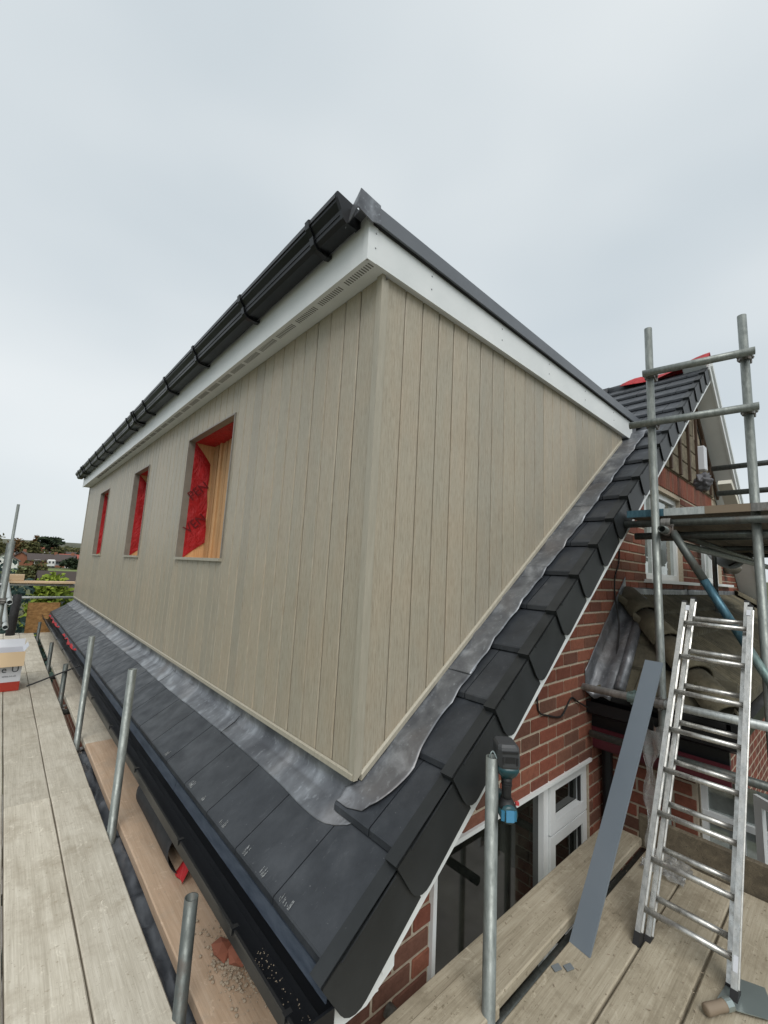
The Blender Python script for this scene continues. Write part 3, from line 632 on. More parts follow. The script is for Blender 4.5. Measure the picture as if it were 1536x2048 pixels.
# ---- lead flashings ---------------------------------------------------------------------------
def apron(y0, y1, first):
    def fn(u, v):
        y = y0 + (y1 - y0) * u; lo = -.090 - .003 * math.sin(3.1 * y + 1) - .014 * math.exp(-((y - .15) / .2) ** 2)
        if first and y < .10: t = min(1, max(0, (.10 - y) / .20)); lo = lo + .105 * (1 - math.sqrt(max(0, 1 - t * t)))
        k = [0, .22, .45, .68, .86, .95, 1.0, 1.03, 1.05, 1.07]; q = v * 9; i = min(8, int(q)); s = k[i] + (k[i + 1] - k[i]) * (q - i)
        if y < .03: s = min(s, .999)
        if s <= 1: x = lo + (.012 - lo) * s; z = t0top(x) + .004 + .010 * sm(.75, 1, s)
        else: x = .012 + .010 * min(1, (s - 1) * 30); z = t0top(.012) + .014 + (s - 1) / .07 * .115
        w_ = .0035 * noise.noise(V((y * 5, s * 3, 1))) + .006 * math.exp(-((s - 1) / .05) ** 2) * noise.noise(V((y * 9, 4, 2)))
        lap = .0045 * sm(.055, .0, y1 - y) if True else 0
        return (x - w_ * .3, y, z + w_ + lap)
    return thick(grid(fn, max(8, int((y1 - y0) / .045)), 18), (.001, 0, -.0028))
js = [-.095, 1.10, 2.39, 3.68, 4.97, 6.2, 7.45, 8.6, 9.12]
for i, (a, b) in enumerate(zip(js, js[1:])): part('lead_sheet', apron(a - (.05 if i else 0), b, i == 0), 'lead', house, True)
for b in js[1:-1]: part('lead_lap', thick(grid(lambda u, v: (-.094 + .106 * u, b + .004 + .006 * v, t0top(-.094 + .106 * u) + .0075 + .010 * sm(.75, 1, u)), 8, 1), (0, 0, -.003)), 'rubber', house)
def yedge(x):
    e = -.138 - .005 * math.sin(2 * math.pi * (x - X0) / GA + .6) - .035 * math.exp(-((x - .14) / .10) ** 2) - .018 * sm(.8, 2.2, x)
    if x < .10: t = min(1, (.10 - x) / .148); e = -.022 + (e + .022) * max(0, 1 - t ** 2.6) ** .45
    return e
def cheek(x0, x1, lift):
    def fn(u, v):
        x = x0 + (x1 - x0) * u; ye = yedge(x); ya = .012 + .030 * sm(.03, -.02, x); y = ya + (ye - ya) * v
        z = soft_top(x) + .005 + lift + .003 * noise.noise(V((x * 6, y * 9, 5))) + .014 * sm(.14, 0, v) * (1 if x > .03 else .3)
        if x < X0 + GA + .035: z = min(z, tile_top(max(x, X0 + GA + .001)) + .006 + lift)
        return (x, y, z)
    return thick(grid(fn, max(10, int((x1 - x0) / .018)), 12), (0, 0, -.003))
cx = [-.048, .62, 1.30, 2.05, 2.75, 3.25]
for i, (a, b) in enumerate(zip(cx, cx[1:])): part('lead_sheet', cheek(a - (.06 if i else 0), b, .0028 * (i % 2 + (1 if i else 0))), 'lead2', house, True)
for a in cx[1:-1]: part('lead_welt', thick(grid(lambda u, v: (a - .062 + .005 * v, .0 + (yedge(a) - .0) * u, soft_top(a - .06) + .0115), 8, 1), (0, 0, -.003)), 'lead', house)

# ================================================================== EXTENSION WITH OLD TILED ROOF
EP = .817; HX, HZ = 2.78, .72; EX = 2.0; EZ = HZ - EP * (HX - EX); EY = YW - (HX - EX)
ext = thing('house_extension', 'low rear extension with mossy old hipped roof against the gable', 'extension', (4.5, -.5, -4.7))
zf = lambda y: HZ + EP * (y - YW); zl = lambda x: HZ - EP * (HX - x)
er = part('roof', join(prism([V((HX, YW - .003, HZ - .05)), V((7.55, YW - .003, HZ - .05)), V((8.3, EY, EZ - .05)), V((EX, EY, EZ - .05))], (0, 0, .03)), prism([V((HX, YW - .003, HZ - .05)), V((EX, EY, EZ - .05)), V((EX, YW - .003, EZ - .05))], (0, 0, .03))), 'dark', ext)
def rib_tile(wd, gl):
    prof = []; nr = 4
    for i in range(nr):
        a = i * wd / nr
        for f, h in ((0, -.02), (.02, .0), (.10, .018), (.26, .030), (.44, .034), (.62, .030), (.78, .018), (.86, .0), (.88, -.02)): prof.append((a + f * wd / nr, h))
    prof.append((wd - .002, 0))
    vs = []; fs = []; k = len(prof)
    for t, e in ((0, .036), (gl + .04, -.004)):
        for a, h in prof: vs.append(V((a, t, EP * t + h + e)))
    for a, h in prof: vs.append(V((a, 0, .004)))
    for i in range(k - 1): fs.append((i, i + 1, k + i + 1, k + i)); fs.append((2 * k + i, 2 * k + i + 1, i + 1, i))
    return mesh('roof_tile', vs, fs, 'otile')
GL = (HX - EX) / 4; rt = rib_tile(.25, GL)
for n in range(4):
    y0 = EY + n * GL
    for j in range(24):
        x0 = 1.95 + j * .25 + (.12 if n % 2 else 0); hx = HX + (y0 + GL / 2 - YW)
        if x0 + .14 > hx and x0 < 7.75 - (y0 - YW) * .6: obj('roof_tile', rt, er, (x0, y0, zf(y0) - .015))
ft = mesh('roof_tile', *prism([V((0, 0, .004)), V((0, 0, .026)), V((GL + .04, 0, EP * (GL + .04) - .002)), V((GL + .04, 0, EP * (GL + .04) - .02))], (0, .252, 0)), 'otile')
for n in range(4):
    x0 = EX + n * GL
    for j in range(4):
        y0 = YW - .02 - (j + 1) * .256 + (.128 if n % 2 else 0); hy = YW - (HX - (x0 + GL / 2))
        if y0 + .16 > hy and y0 + .25 < YW + .02: obj('roof_tile', ft, er, (x0, y0, zl(x0) - .012))
def half_round(p0, p1, r0, r1, n=10):
    p0, p1 = V(p0), V(p1); d = (p1 - p0).normalized(); u = d.cross(V((0, 0, 1))).normalized(); v = u.cross(d); vs = []
    for p, r in ((p0, r0), (p1, r1), (p1, r1 - .014), (p0, r0 - .014)): vs += [p + u * math.cos(math.pi * k / n) * r + v * math.sin(math.pi * k / n) * r for k in range(n + 1)]
    fs = []
    for j in range(4):
        for k in range(n): fs.append((j * (n + 1) + k, j * (n + 1) + k + 1, ((j + 1) % 4) * (n + 1) + k + 1, ((j + 1) % 4) * (n + 1) + k))
    return vs, fs
A, B = V((HX - .02, YW - .02, HZ + .0)), V((EX, EY, EZ))
for i in range(4):
    p, q = A.lerp(B, i / 4 - .02), A.lerp(B, (i + 1) / 4)
    part('hip_tile', half_round(p + V((0, 0, -.015)), q + V((0, 0, .008)), .092, .108), 'otile', er, True)
A2, B2 = V((7.45, YW - .02, HZ + .02)), V((8.3, EY, EZ))
for i in range(4): part('hip_tile', half_round(A2.lerp(B2, i / 4 - .02) + V((0, 0, -.02)), A2.lerp(B2, (i + 1) / 4), .085, .1), 'otile', er, True)
# lead against the gable
def lf(u, v):
    x = EX - .06 + (HX - EX + .03) * u; e = .018 * noise.noise(V((u * 6, v * 2, 7)))
    if v < .5: return (x, YW - .012 - .004 * v + e * .3, zl(x) + .155 * (1 - v * 2) + .03)
    t = (v - .5) * 2; return (x, YW - .014 - .155 * t, zl(x) + .030 + .012 * math.cos(t * 9) + e)
part('lead_flashing', thick(grid(lf, 22, 16), (0, .004, -.004)), 'lead2', ext, True)
part('lead_roll', wire([(EX + .02, YW - .20, zl(EX) + .03), (HX - .25, YW - .17, zl(HX - .25) + .035)], .035, 10), 'lead2', ext, True)
for i in range(5):
    a = HX - .05 + i * .98
    part('lead_apron', thick(grid(lambda u, v: (a + .97 * u, YW - .010 - (.0 if v < .5 else .11 * (v - .5) * 2), (.79 - .075 * v * 2 if v < .5 else .715 - .075 * (v - .5) * 2) + .006 * noise.noise(V((a + u * 5, v * 3, 2)))), 12, 8), (0, .0035, -.0035)), 'lead', ext, True)
ew = part('side_wall', box((EX + .22, EY + .22, -4.7), (EX + .42, YW - .002, -.10)), 'mortar', ext)
gs = []
for r in range(-12, 8):
    z0 = -.715 + r * BH
    for j in range(5):
        y0 = YW - .01 - (j + 1) * BL + (.1 if r % 2 else 0); a, b = max(y0, EY + .225), min(y0 + BL - MJ, YW - .006)
        if b - a > .03 and z0 + BH < -.1: gs.append((a, b, z0))
for a, b, z0 in gs: part('brick', cbox((EX + .212, a, z0), (EX + .24, b, z0 + BH - MJ), .003), 'brick', ew)
part('front_wall', box((EX + .42, EY + .22, -4.7), (8.1, EY + .42, -.10)), 'brickwork', ext)
part('soffit', box((EX + .07, EY + .05, -.315), (EX + .215, YW - .004, -.300)), 'maroon', ext)
part('fascia', box((EX + .05, EY + .02, -.30), (EX + .07, YW - .004, -.17)), 'maroon', ext)
part('fascia_board', box((EX + .045, EY + .02, -.168), (EX + .075, YW - .004, EZ - .03)), 'gut', ext)
part('gutter', shell([V((a, EY - .05, b)) for a, b in ((EX + .043, .02), (EX + .04, -.06), (EX + .0, -.085), (EX - .045, -.06), (EX - .055, .015))], [V(p) for p in ((-.004, 0, 0), (-.004, 0, .004), (0, 0, .006), (.005, 0, .004), (.006, 0, 0))], (0, YW - .01 - EY + .05, 0)), 'gut', ext)
part('downpipe', rod((EX + .16, YW - .06, -4.6), (EX + .16, YW - .06, -.30), .034), 'gut', ext)
part('front_gutter', box((EX, EY - .06, EZ - .09), (8.3, EY + .02, EZ - .015)), 'gut', ext)
# white-framed bay window beside the extension corner
bay = obj('bay_window', None, ext, (EX + .5, EY - .2, -1.6)); bay['label'] = 'white framed bay window below the extension eaves'
for yy in (EY + .19, EY + .02, EY - .14, EY - .30):
    part('post', box((EX + .24, yy - .016, -1.5), (EX + .29, yy + .016, -.31)), 'white', bay)
for yy in (EY + .105, EY - .06, EY - .22): part('pane', box((EX + .262, yy - .068, -1.45), (EX + .268, yy + .068, -.33)), 'glassl', bay)
part('transom_bar', box((EX + .236, EY - .32, -.56), (EX + .292, EY + .20, -.525)), 'white', bay)
part('sill', box((EX + .12, EY - .34, -.86), (EX + .30, EY + .05, -.80)), 'white', bay)
sash = part('open_sash', join(obox((EX + .20, EY - .05, -.80), (-.16, -.20, 0), (.018, -.014, 0), (0, 0, .05)), obox((EX + .20, EY - .05, -.38), (-.16, -.20, 0), (.018, -.014, 0), (0, 0, .05)), obox((EX + .20, EY - .05, -.75), (-.03, -.037, 0), (.018, -.014, 0), (0, 0, .37)), obox((EX + .07, EY - .213, -.75), (-.03, -.037, 0), (.018, -.014, 0), (0, 0, .37))), 'white', bay)

# ================================================================== SCAFFOLD
R_ = .0233
def coupler(p, d1, d2, parent, mat='coup'):
    p = V(p); d1 = V(d1).normalized(); d2 = V(d2).normalized(); n = d1.cross(d2).normalized()
    g = [pipe(p - d1 * .026, p + d1 * .026, R_ + .008, .007, 14), pipe(p + n * .05 - d2 * .026, p + n * .05 + d2 * .026, R_ + .008, .007, 14)]
    s = d1.cross(n).normalized(); g.append(obox(p + n * .018 - d1 * .02 - d2 * .02, n * .014, d1 * .04, d2 * .04))
    for k in (1, -1): g.append(rod(p + d2 * (R_ + .008) * k - n * .02, p + d2 * (R_ + .008) * k + n * .035, .007, 8)); g.append(lathe(p + d2 * (R_ + .008) * k + n * .03, n, [(0, .011), (.01, .011), (.012, .006)], 6))
    return part('coupler', join(*g), mat, parent)
X_, Y_, Z_ = V((1, 0, 0)), V((0, 1, 0)), V((0, 0, 1))
fsc = thing('scaffold', 'steel tube scaffold along the eaves of the house front', 'scaffold', (-.6, 4, -4.7))
for x, y, zt, mt in ((-.500, .258, -.356, 'galvd'), (-.487, 1.546, .160, 'galv'), (-.485, 3.085, .128, 'galv'), (-.488, 4.417, -.358, 'galvd'), (-.492, 6.075, -.389, 'galvd'), (-.485, 8.645, -.427, 'galvd')):
    part('standard', pipe((x, y, -4.7), (x, y, zt), R_), mt, fsc, True)
for x, y, zt, mt in ((-1.10, 4.26, .93, 'galv'), (-1.05, 9.83, 1.77, 'galv'), (-1.20, 3.5, .74, 'blue'), (-1.10, 9.60, .98, 'galvd')):
    part('standard', pipe((x, y, -4.7), (x, y, zt), R_ * 1.1), mt, fsc, True)
for x, y in ((-.500, .258), (-.487, 1.546), (-.485, 3.085), (-.488, 4.417)): coupler((x, y, -.82), Z_, -Y_, fsc)
part('ledger', pipe((-.535, -1.5, -.79), (-.535, 9.6, -.79), R_), 'galvd', fsc, True)
part('ledger', pipe((-1.15, -1.5, -.79), (-1.15, 9.6, -.79), R_), 'galvd', fsc, True)
for y in (.18, 1.47, 3.0, 4.34, 6.0, 7.3, 8.56): part('transom', pipe((-1.5, y, -.845), (-.16, y, -.845), R_), 'galvd', fsc, True); coupler((-.535, y + .0, -.79), Y_, X_, fsc)
for z, y0 in ((.338, 4.03), (.10, 4.06)): part('guard_rail', pipe((-1.045, y0, z), (-1.045, 9.8, z), R_), 'galvb', fsc, True); coupler((-1.095, y0 + .22, z), Z_, Y_, fsc)
part('guard_rail', pipe((-1.45, 9.50, -.055), (.10, 9.50, -.055), R_), 'galvb', fsc, True)
part('guard_rail', pipe((-1.45, 9.56, .19), (.10, 9.56, .19), R_), 'galvb', fsc, True)
part('transom', pipe((-.62, -.335, -.56), (-.19, -.335, -.56), R_ * 1.05), 'galvd', fsc, True)

ssc = thing('scaffold', 'steel tube scaffold beside the brick gable with a high platform', 'scaffold', (1.2, -.8, -4.7))
PA, PBp = V((1.95, -.549, 0)), V((2.05, -1.030, 0))
part('standard', pipe((PA.x, PA.y, -4.7), (PA.x, PA.y, 2.57), R_), 'galv', ssc, True)
part('standard', pipe((PBp.x, PBp.y, -4.7), (PBp.x, PBp.y, 2.50), R_), 'galv', ssc, True)
part('standard', pipe((.28, -.452, -4.7), (.28, -.452, .165), R_), 'galv', ssc, True)
for z in (2.23, 1.885):
    part('guard_rail', pipe((1.90, -.50 + (.07 if z < 2 else -.02), z), (2.00, -1.085, z), R_), 'galv', ssc, True)
    coupler((PA.x, PA.y, z), Z_, -Y_, ssc); coupler((PBp.x, PBp.y, z), Z_, -Y_, ssc)
part('transom', pipe((2.005, -.35, 1.222), (2.005, -1.5, 1.222), R_), 'galvd', ssc, True)
part('transom', pipe((2.11, -.38, 1.150), (2.11, -1.5, 1.150), R_), 'galvd', ssc, True)
for x in (3.2, 4.4, 5.6): part('transom', pipe((x, -.25, 1.235), (x, -1.5, 1.235), R_), 'galvd', ssc, True)
part('ledger', pipe((1.88, -.60, 1.170), (6.0, -.60, 1.170), R_), 'galvd', ssc, True); coupler((1.99, -.60, 1.17), X_, Y_, ssc)
part('ledger', pipe((1.9, -1.32, 1.170), (6.0, -1.32, 1.170), R_), 'galvd', ssc, True)
part('standard', pipe((4.9, -.32, -4.7), (4.9, -.32, 1.30), R_), 'galvd', ssc, True)
bp = V((1.99, -.63, 1.165)); bq = V((2.02, -1.16, .10))
part('brace', pipe(bp, bp.lerp(bq, .28), R_), 'galvd', ssc, True); part('brace', pipe(bp.lerp(bq, .281), bp.lerp(bq, .62), R_ * 1.02), 'blue', ssc, True); part('brace', pipe(bp.lerp(bq, .621), bp.lerp(bq, 1), R_), 'teal', ssc, True)
part('brace', pipe((2.2, -.62, 1.10), (5.6, -.95, 1.02), R_), 'galv', ssc, True)
part('ledger', pipe((1.905, -.03, .108), (1.905, -1.4, .128), R_), 'galvb', ssc, True); coupler((1.905, -.549, .115), Y_, Z_, ssc); coupler((1.905, -.40, .112), Y_, Z_, ssc, 'teal')
part('ledger', pipe((1.97, -.11, -.198), (1.97, -1.4, -.190), R_), 'galvd', ssc, True)
part('ledger', pipe((-.2, -.425, -.775), (1.95, -.425, -.775), R_), 'galvd', ssc, True)
part('ledger', pipe((-.2, -1.25, -.775), (1.95, -1.25, -.775), R_), 'galvd', ssc, True)
for x in (.33, 1.0, 1.7): part('transom', pipe((x, -.15, -.825), (x, -1.4, -.825), R_), 'galvd', ssc, True)
part('transom', pipe((.135, -.11, -.80), (.19, -.55, -.84), R_), 'galv', ssc, True)
for z in (2.0, 1.745): part('guard_rail', pipe((4.0, -.50 - (0.03 if z < 1.9 else 0), z), (4.0, -1.6, z), R_ * 1.1), 'galvd', ssc, True)
part('standard', pipe((4.06, -1.35, -4.7), (4.06, -1.35, 2.3), R_), 'galvd', ssc, True)

# ---- boards ---------------------------------------------------------------------------
def board(a, b, mat, label, group, axis, band=True, warp=.004, z=None):
    """scaffold board between two box corners, sawn edges slightly uneven, hoop iron on the ends"""
    a, b = V(a), V(b); L_ = b[axis] - a[axis]; o = 1 - axis; n = 14; vs = []; c = .005
    W0, W1 = a[o], b[o]; sd = random.random() * 50
    for i in range(n + 1):
        t = a[axis] + L_ * i / n; d = [warp * noise.noise(V((t * 1.3, k * 7 + sd, 0))) for k in range(3)]
        pr = [(W0 + d[0], a.z), (W1 + d[1], a.z), (W1 + d[1], b.z - c + d[2]), (W1 - c + d[1], b.z + d[2]), (W0 + c + d[0], b.z + d[2]), (W0 + d[0], b.z - c + d[2])]
        for p, q in pr: vs.append(V((t, p, q)) if axis == 0 else V((p, t, q)))
    fs = []
    for i in range(n):
        for k in range(6): fs.append((i * 6 + k, i * 6 + (k + 1) % 6, (i + 1) * 6 + (k + 1) % 6, (i + 1) * 6 + k))
    fs += [tuple(range(6))[::-1], tuple(range(n * 6, n * 6 + 6))]
    if axis == 1: fs = [f[::-1] for f in fs]
    o_ = part('scaffold_board', (vs, fs), mat); tag(o_, label, 'board', group)
    if band:
        for t in (a[axis], b[axis]):
            s_ = 1 if t == a[axis] else -1; lo = a.copy(); hi = b.copy(); lo[axis] = min(t - s_ * .002, t + s_ * .03); hi[axis] = max(t - s_ * .002, t + s_ * .03)
            lo[o] -= .004; hi[o] += .004; lo.z -= .003; hi.z += .0055
            part('end_band', box(lo, hi), band if isinstance(band, str) else 'coup', o_)
    return o_
ZP = -.72; gF = 'boards of the front walkway'; gS = 'boards of the platform by the gable'
cols = [(-1.41, -1.187, 'outermost'), (-1.18, -.955, 'outer'), (-.948, -.727, 'middle'), (-.722, -.512, 'inner')]
for a, b, nm in cols:
    for y0, y1, w_ in ((-2.2, 2.146, 'nearest'), (2.152, 5.872, 'second'), (5.878, 9.42, 'farthest')):
        j = random.uniform(-.003, .003)
        board((a, y0, ZP - .038), (b, y1, ZP + j), 'sb_y', f'pale weathered walkway board, {nm} row, {w_} length from the camera', gF, 1, False)
board((-.445, -.42, ZP - .040), (-.215, 2.95, ZP + .004), 'tan', 'tan plank carrying the broken brick, just below the gutter', gF, 1, False)
board((-.442, 2.96, ZP - .040), (-.222, 5.90, ZP), 'sb_y', 'grey plank beyond the tan one, under the middle of the gutter', gF, 1, False)
board((-.442, 5.91, ZP - .040), (-.222, 9.40, ZP), 'sb_y', 'far grey plank below the gutter, ending at the chipboard panel', gF, 1, False)
ZS = -.70
for a, b, nm in ((-.666, -.466, 'first board out from the gable, running under the blue grey board and ladder foot'), (-.868, -.673, 'second board out from the gable, between the ladder feet'), (-1.075, -.877, 'third board out from the gable, under the right ladder foot and trowel'), (-1.29, -1.082, 'outermost board of the gable platform')):
    board((-.45, a, ZS - .038), (1.868, b, ZS + random.uniform(-.002, .002)), 'sb_x', nm, gS, 0, False)
board((-.05, -.440, -.698), (1.86, -.240, -.660), 'sb_x', 'raised board tight along the brick gable below the big window', gS, 0, False)
board((-.35, -.462, -.690), (.33, -.30, -.652), 'sb_x', 'short board end lapped by the foot of the drill post', gS, 0, False)
tag(part('toe_board', cbox((1.880, -1.5, -.715), (1.915, -.42, -.545), .004), 'sb_d'), 'dark plank on edge closing the far end of the gable platform', 'board')
for i, (a, b, bd, nm) in enumerate(((-.585, -.375, 'blue', 'blue ended board of the high platform nearest the gable'), (-.80, -.592, 'galvb', 'metal banded board second from the gable on the high platform'), (-1.015, -.807, 'haft', 'worn board third from the gable on the high platform'), (-1.23, -1.022, 'coup', 'fourth board from the gable on the high platform'), (-1.45, -1.237, 'coup', 'outer board of the high platform'))):
    board((1.985, a, 1.270), (5.9, b, 1.308), 'sb_d', nm, 'boards of the high platform', 0, bd)
tag(part('chipboard_panel', obox((-.652, 9.38, -.72), (.50, -.02, 0), (0, .018, 0), (-.008, .06, .57)), 'osb'), 'brown chipboard panel standing across the far end of the walkway', 'panel')
tag(part('timber_rail', cbox((-1.06, 9.44, .222), (.045, 9.60, .268), .004), 'timber_y'), 'pale new timber plank laid level across the far scaffold rails', 'plank')
tag(part('timber_offcut', cbox((-1.0, 9.46, .270), (-.78, 9.58, .39), .004), 'timber_y'), 'small pale timber block sitting on the far plank', 'offcut')
tag(part('felt_roll', lathe((-.86, 9.18, -.72), (.02, 0, 1), [(0, .062), (.004, .070), (.74, .066), (.745, .05), (.70, .045)], 20), 'felt', None, True), 'dark upright roll of felt in the far walkway corner', 'roll')

# ================================================================== THINGS ON AND AROUND THE SCAFFOLD
# ---- aluminium double ladder
FL = V((1.060, -.670, ZS)); UP = (V((1.75, -.742, .735)) - FL); LL = UP.length; UP = UP / LL; WD = V((0, -1, 0)); NB = UP.cross(WD).normalized()
if NB.x < 0: NB = -NB
lad = thing('ladder', 'aluminium double extension ladder leaning on the platform by the gable', 'ladder', FL)
W0, W1 = .300, .262
for k, off in enumerate((0, .058)):
    for s_ in (0, 1):
        ins = (.012 if k else -.012) * (1 if s_ == 0 else -1); o = FL + WD * (W0 * s_ + ins) + NB * off + UP * .02; L_ = LL - .02 + (.05 if k else 0)
        dr = (UP * LL + WD * ((W1 - W0) * s_)).normalized()
        pr = [(-.010, 0), (.010, 0), (.010, .009), (.004, .012), (.004, .036), (.010, .039), (.010, .048), (-.010, .048), (-.010, .036), (-.0125, .034), (-.0125, .014), (-.010, .012)]
        part('stile', prism([o + WD * a + NB * b for a, b in pr], dr * L_), 'alu', lad)
        part('foot', obox(o - WD * .012 - UP * .022 - NB * .003, WD * .024, NB * .054, UP * .05), 'rubber', lad)
        part('top_cap', obox(o - WD * .011 + dr * (L_ - .001) - NB * .002, WD * .022, NB * .052, UP * .010), 'rubber', lad)
    for i in range(8):
        s0 = .135 + i * .192 + (.055 if k else 0); p = FL + UP * s0 + NB * (off + .024)
        if s0 < LL - .03: part('rung', rod(p - WD * .004, p + WD * (W0 + (W1 - W0) * s0 / LL + .004), .0125, 12), 'alu', lad, True)
for s_ in (0, 1):
    p = FL + WD * (W1 * s_) + UP * (LL - .05) - NB * .004; part('clip', obox(p, WD * .016, NB * .01, UP * .03), 'boxwhite', lad)
p = FL + WD * W0 + UP * .10 - NB * .003; part('sticker', obox(p + WD * .004, WD * .014, NB * .003, UP * .05), 'boxwhite', lad)
# ---- blue-grey board leaning
F1 = V((.850, -.469, ZS)); F2 = V((.840, -.560, ZS + .010)); T1 = V((1.60, -.568, .403)); e1 = (T1 - F1); wv = F2 - F1; wv = wv - e1.normalized() * wv.dot(e1.normalized()); nv = e1.cross(wv).normalized() * .010
tag(part('fascia_board', obox(F1, wv, e1, nv), 'bgb'), 'long blue grey plastic board leaning beside the ladder', 'board')
# ---- cordless driver hung on the short post
DC = V((.322, -.486, 0)); DR = V((.741, -.669, 0)).normalized(); DF = V((-.669, -.741, 0)).normalized()
def loft(secs, n=20, pw=3.2):
    """secs: (z, right, front, half_r, half_f)"""
    vs = []; fs = []
    for z, r, f, hr, hf in secs:
        for k in range(n):
            t = 2 * math.pi * k / n; c, s = math.cos(t), math.sin(t); q = (abs(c) ** pw + abs(s) ** pw) ** (-1 / pw)
            vs.append(DC + DR * (r + hr * c * q) + DF * (f + hf * s * q) + Z_ * z)
    for i in range(len(secs) - 1):
        for k in range(n): fs.append((i * n + k, i * n + (k + 1) % n, (i + 1) * n + (k + 1) % n, (i + 1) * n + k))
    return vs, fs + [tuple(range(n))[::-1], tuple(range((len(secs) - 1) * n, len(secs) * n))]
drl = thing('impact_driver', 'black and blue cordless driver hanging upside down from the short post', 'power tool', (DC.x, DC.y, -.06))
part('battery', loft([(.142, .0, 0, .036, .048), (.150, .0, 0, .039, .051), (.205, -.004, 0, .040, .051), (.214, -.005, 0, .038, .048), (.222, -.006, 0, .032, .040)], 20, 6), 'toolgrey', drl)
part('battery_slot', join(obox(DC + DR * -.030 + DF * .050 + Z_ * .196, DR * .056, DF * .004, Z_ * .006), obox(DC + DR * -.030 + DF * .050 + Z_ * .160, DR * .006, DF * .004, Z_ * .024), obox(DC + DR * .020 + DF * .050 + Z_ * .158, DR * .006, DF * .004, Z_ * .024)), 'toolblack', drl)
part('battery_label', obox(DC + DR * -.020 + DF * .0495 + Z_ * .164, DR * .036, DF * .003, Z_ * .020), 'toolblack', drl)
part('base', loft([(.098, 0, 0, .020, .022), (.112, 0, 0, .032, .036), (.128, 0, 0, .0375, .048), (.143, 0, 0, .0375, .050)], 20, 4), 'toolteal', drl, True)
part('handle', loft([(.020, 0, 0, .018, .024), (.045, 0, 0, .016, .022), (.080, 0, 0, .0165, .021), (.100, 0, 0, .021, .024)], 18, 2.4), 'toolblack', drl, True)
for z in (.070, .078, .086, .094): part('grip_rib', loft([(z, 0, 0, .018, .023), (z + .0025, 0, 0, .0185, .0235), (z + .005, 0, 0, .018, .023)], 18, 2.4), 'rubber', drl)
part('motor_housing', lathe(DC + Z_ * -.012 + DF * .045, -DF, [(0, .022), (.006, .030), (.02, .033), (.09, .033), (.105, .028), (.15, .022), (.165, .012)], 20), 'toolteal', drl, True)
part('collar', loft([(.005, 0, .01, .032, .036), (.018, 0, .004, .024, .030), (.030, 0, 0, .018, .024)], 18, 2.6), 'toolblack', drl, True)
part('rear_panel', obox(DC + DR * -.014 + DF * .045 + Z_ * -.030, DR * .028, DF * .006, Z_ * .036), 'toollight', drl)
for s_ in (-1, 1): part('side_grille', obox(DC + DR * (.018 * s_ - .006 if s_ > 0 else -.030) + DF * .040 + Z_ * -.028, DR * .011, DF * .007, Z_ * .032), 'toolblue', drl)
part('reverse_switch', obox(DC + DR * .028 + DF * .01 + Z_ * .012, DR * .012, DF * .012, Z_ * .010), 'toolred', drl)
part('belt_hook', wire(spline([DC + DR * -.036 + DF * .02 + Z_ * .15, DC + DR * -.045 + DF * .01 + Z_ * .175, DC + DR * -.052 + Z_ * .182, DC + DR * -.062 + Z_ * .165, DC + DR * -.062 + Z_ * .12]), .0028), 'steelblade', drl)
# ---- cardboard box on the walkway
bx_ = thing('parcel_box', 'open white cardboard box with red base printed e U on the walkway', 'box', (-1.02, 5.2, ZP))
xa, xb, ya, yb, zt = -1.22, -.825, 5.0, 5.36, -.30
part('side', join(box((xa, ya, ZP + .10), (xb, ya + .005, zt)), box((xb - .005, ya + .005, ZP + .10), (xb, yb, zt)), box((xa, ya + .005, ZP + .10), (xa + .005, yb, zt)), box((xa + .005, yb - .005, ZP + .10), (xb - .005, yb, zt))), 'boxwhite', bx_)
part('base_band', join(box((xa - .001, ya - .001, ZP + .002), (xb + .001, ya + .005, ZP + .0995)), box((xb - .005, ya + .005, ZP + .002), (xb + .001, yb, ZP + .0995)), box((xa, ya + .005, ZP + .002), (xb - .005, yb, ZP + .02))), 'boxred', bx_)
part('flap', obox((xa, ya, zt + .002), (xb - xa + .01, 0, 0), (0, -.07, -.145), (0, -.004, .002)), 'card', bx_)
part('flap', obox((xa, yb - .003, zt + .001), (xb - xa + .012, 0, 0), (0, .05, .085), (0, .004, 0)), 'boxwhite', bx_)
part('flap', obox((xb - .003, ya + .02, zt + .001), (0, .30, 0), (.035, 0, .06), (.003, 0, 0)), 'boxwhite', bx_)
part('lettering', text_geo('e', .098, (-.998, ya - .002, -.515), X_, Z_), 'ink', bx_); part('lettering', text_geo('U', .098, (-.915, ya - .002, -.515), X_, Z_), 'ink', bx_)
part('lettering', text_geo('sales.co.uk', .028, (-.985, ya - .002, -.565), X_, Z_), 'ink', bx_)
# ---- black sheeting in the gap, rolled felt under the gutter
def sheet_fn(u, v):
    y = -.9 + 4.0 * u; x = -.66 + .40 * v; a = V((x * 9, y * 3.2, 0)); n = noise.fractal(a, .7, 2.1, 4)
    return (x + .03 * noise.noise(V((y * 4, v * 4, 3))), y, min(-.768 if x < -.47 or x > -.46 else -.74, -.790 - .03 * v + .062 * n + .05 * abs(v - .5)))
tag(part('plastic_sheeting', grid(sheet_fn, 150, 26), 'sheet', None, True), 'crumpled black plastic sheeting slung below the gap beside the walkway', 'sheeting')
def roll_fn(u, v):
    t = math.radians(-60 + 250 * v); r = .062 + .012 * math.sin(3 * u) + .012 * v; c = V((-.285 + .02 * math.sin(2.6 * u), .98 + .72 * u, ZP + .072))
    return c + V((-math.cos(t) * r, .05 * math.sin(t), math.sin(t) * r * .95))
tag(part('felt_offcut', thick(grid(roll_fn, 16, 18), (.0, 0, -.003)), 'felt', None, True), 'curled black felt offcut tucked under the gutter on the tan plank', 'felt')
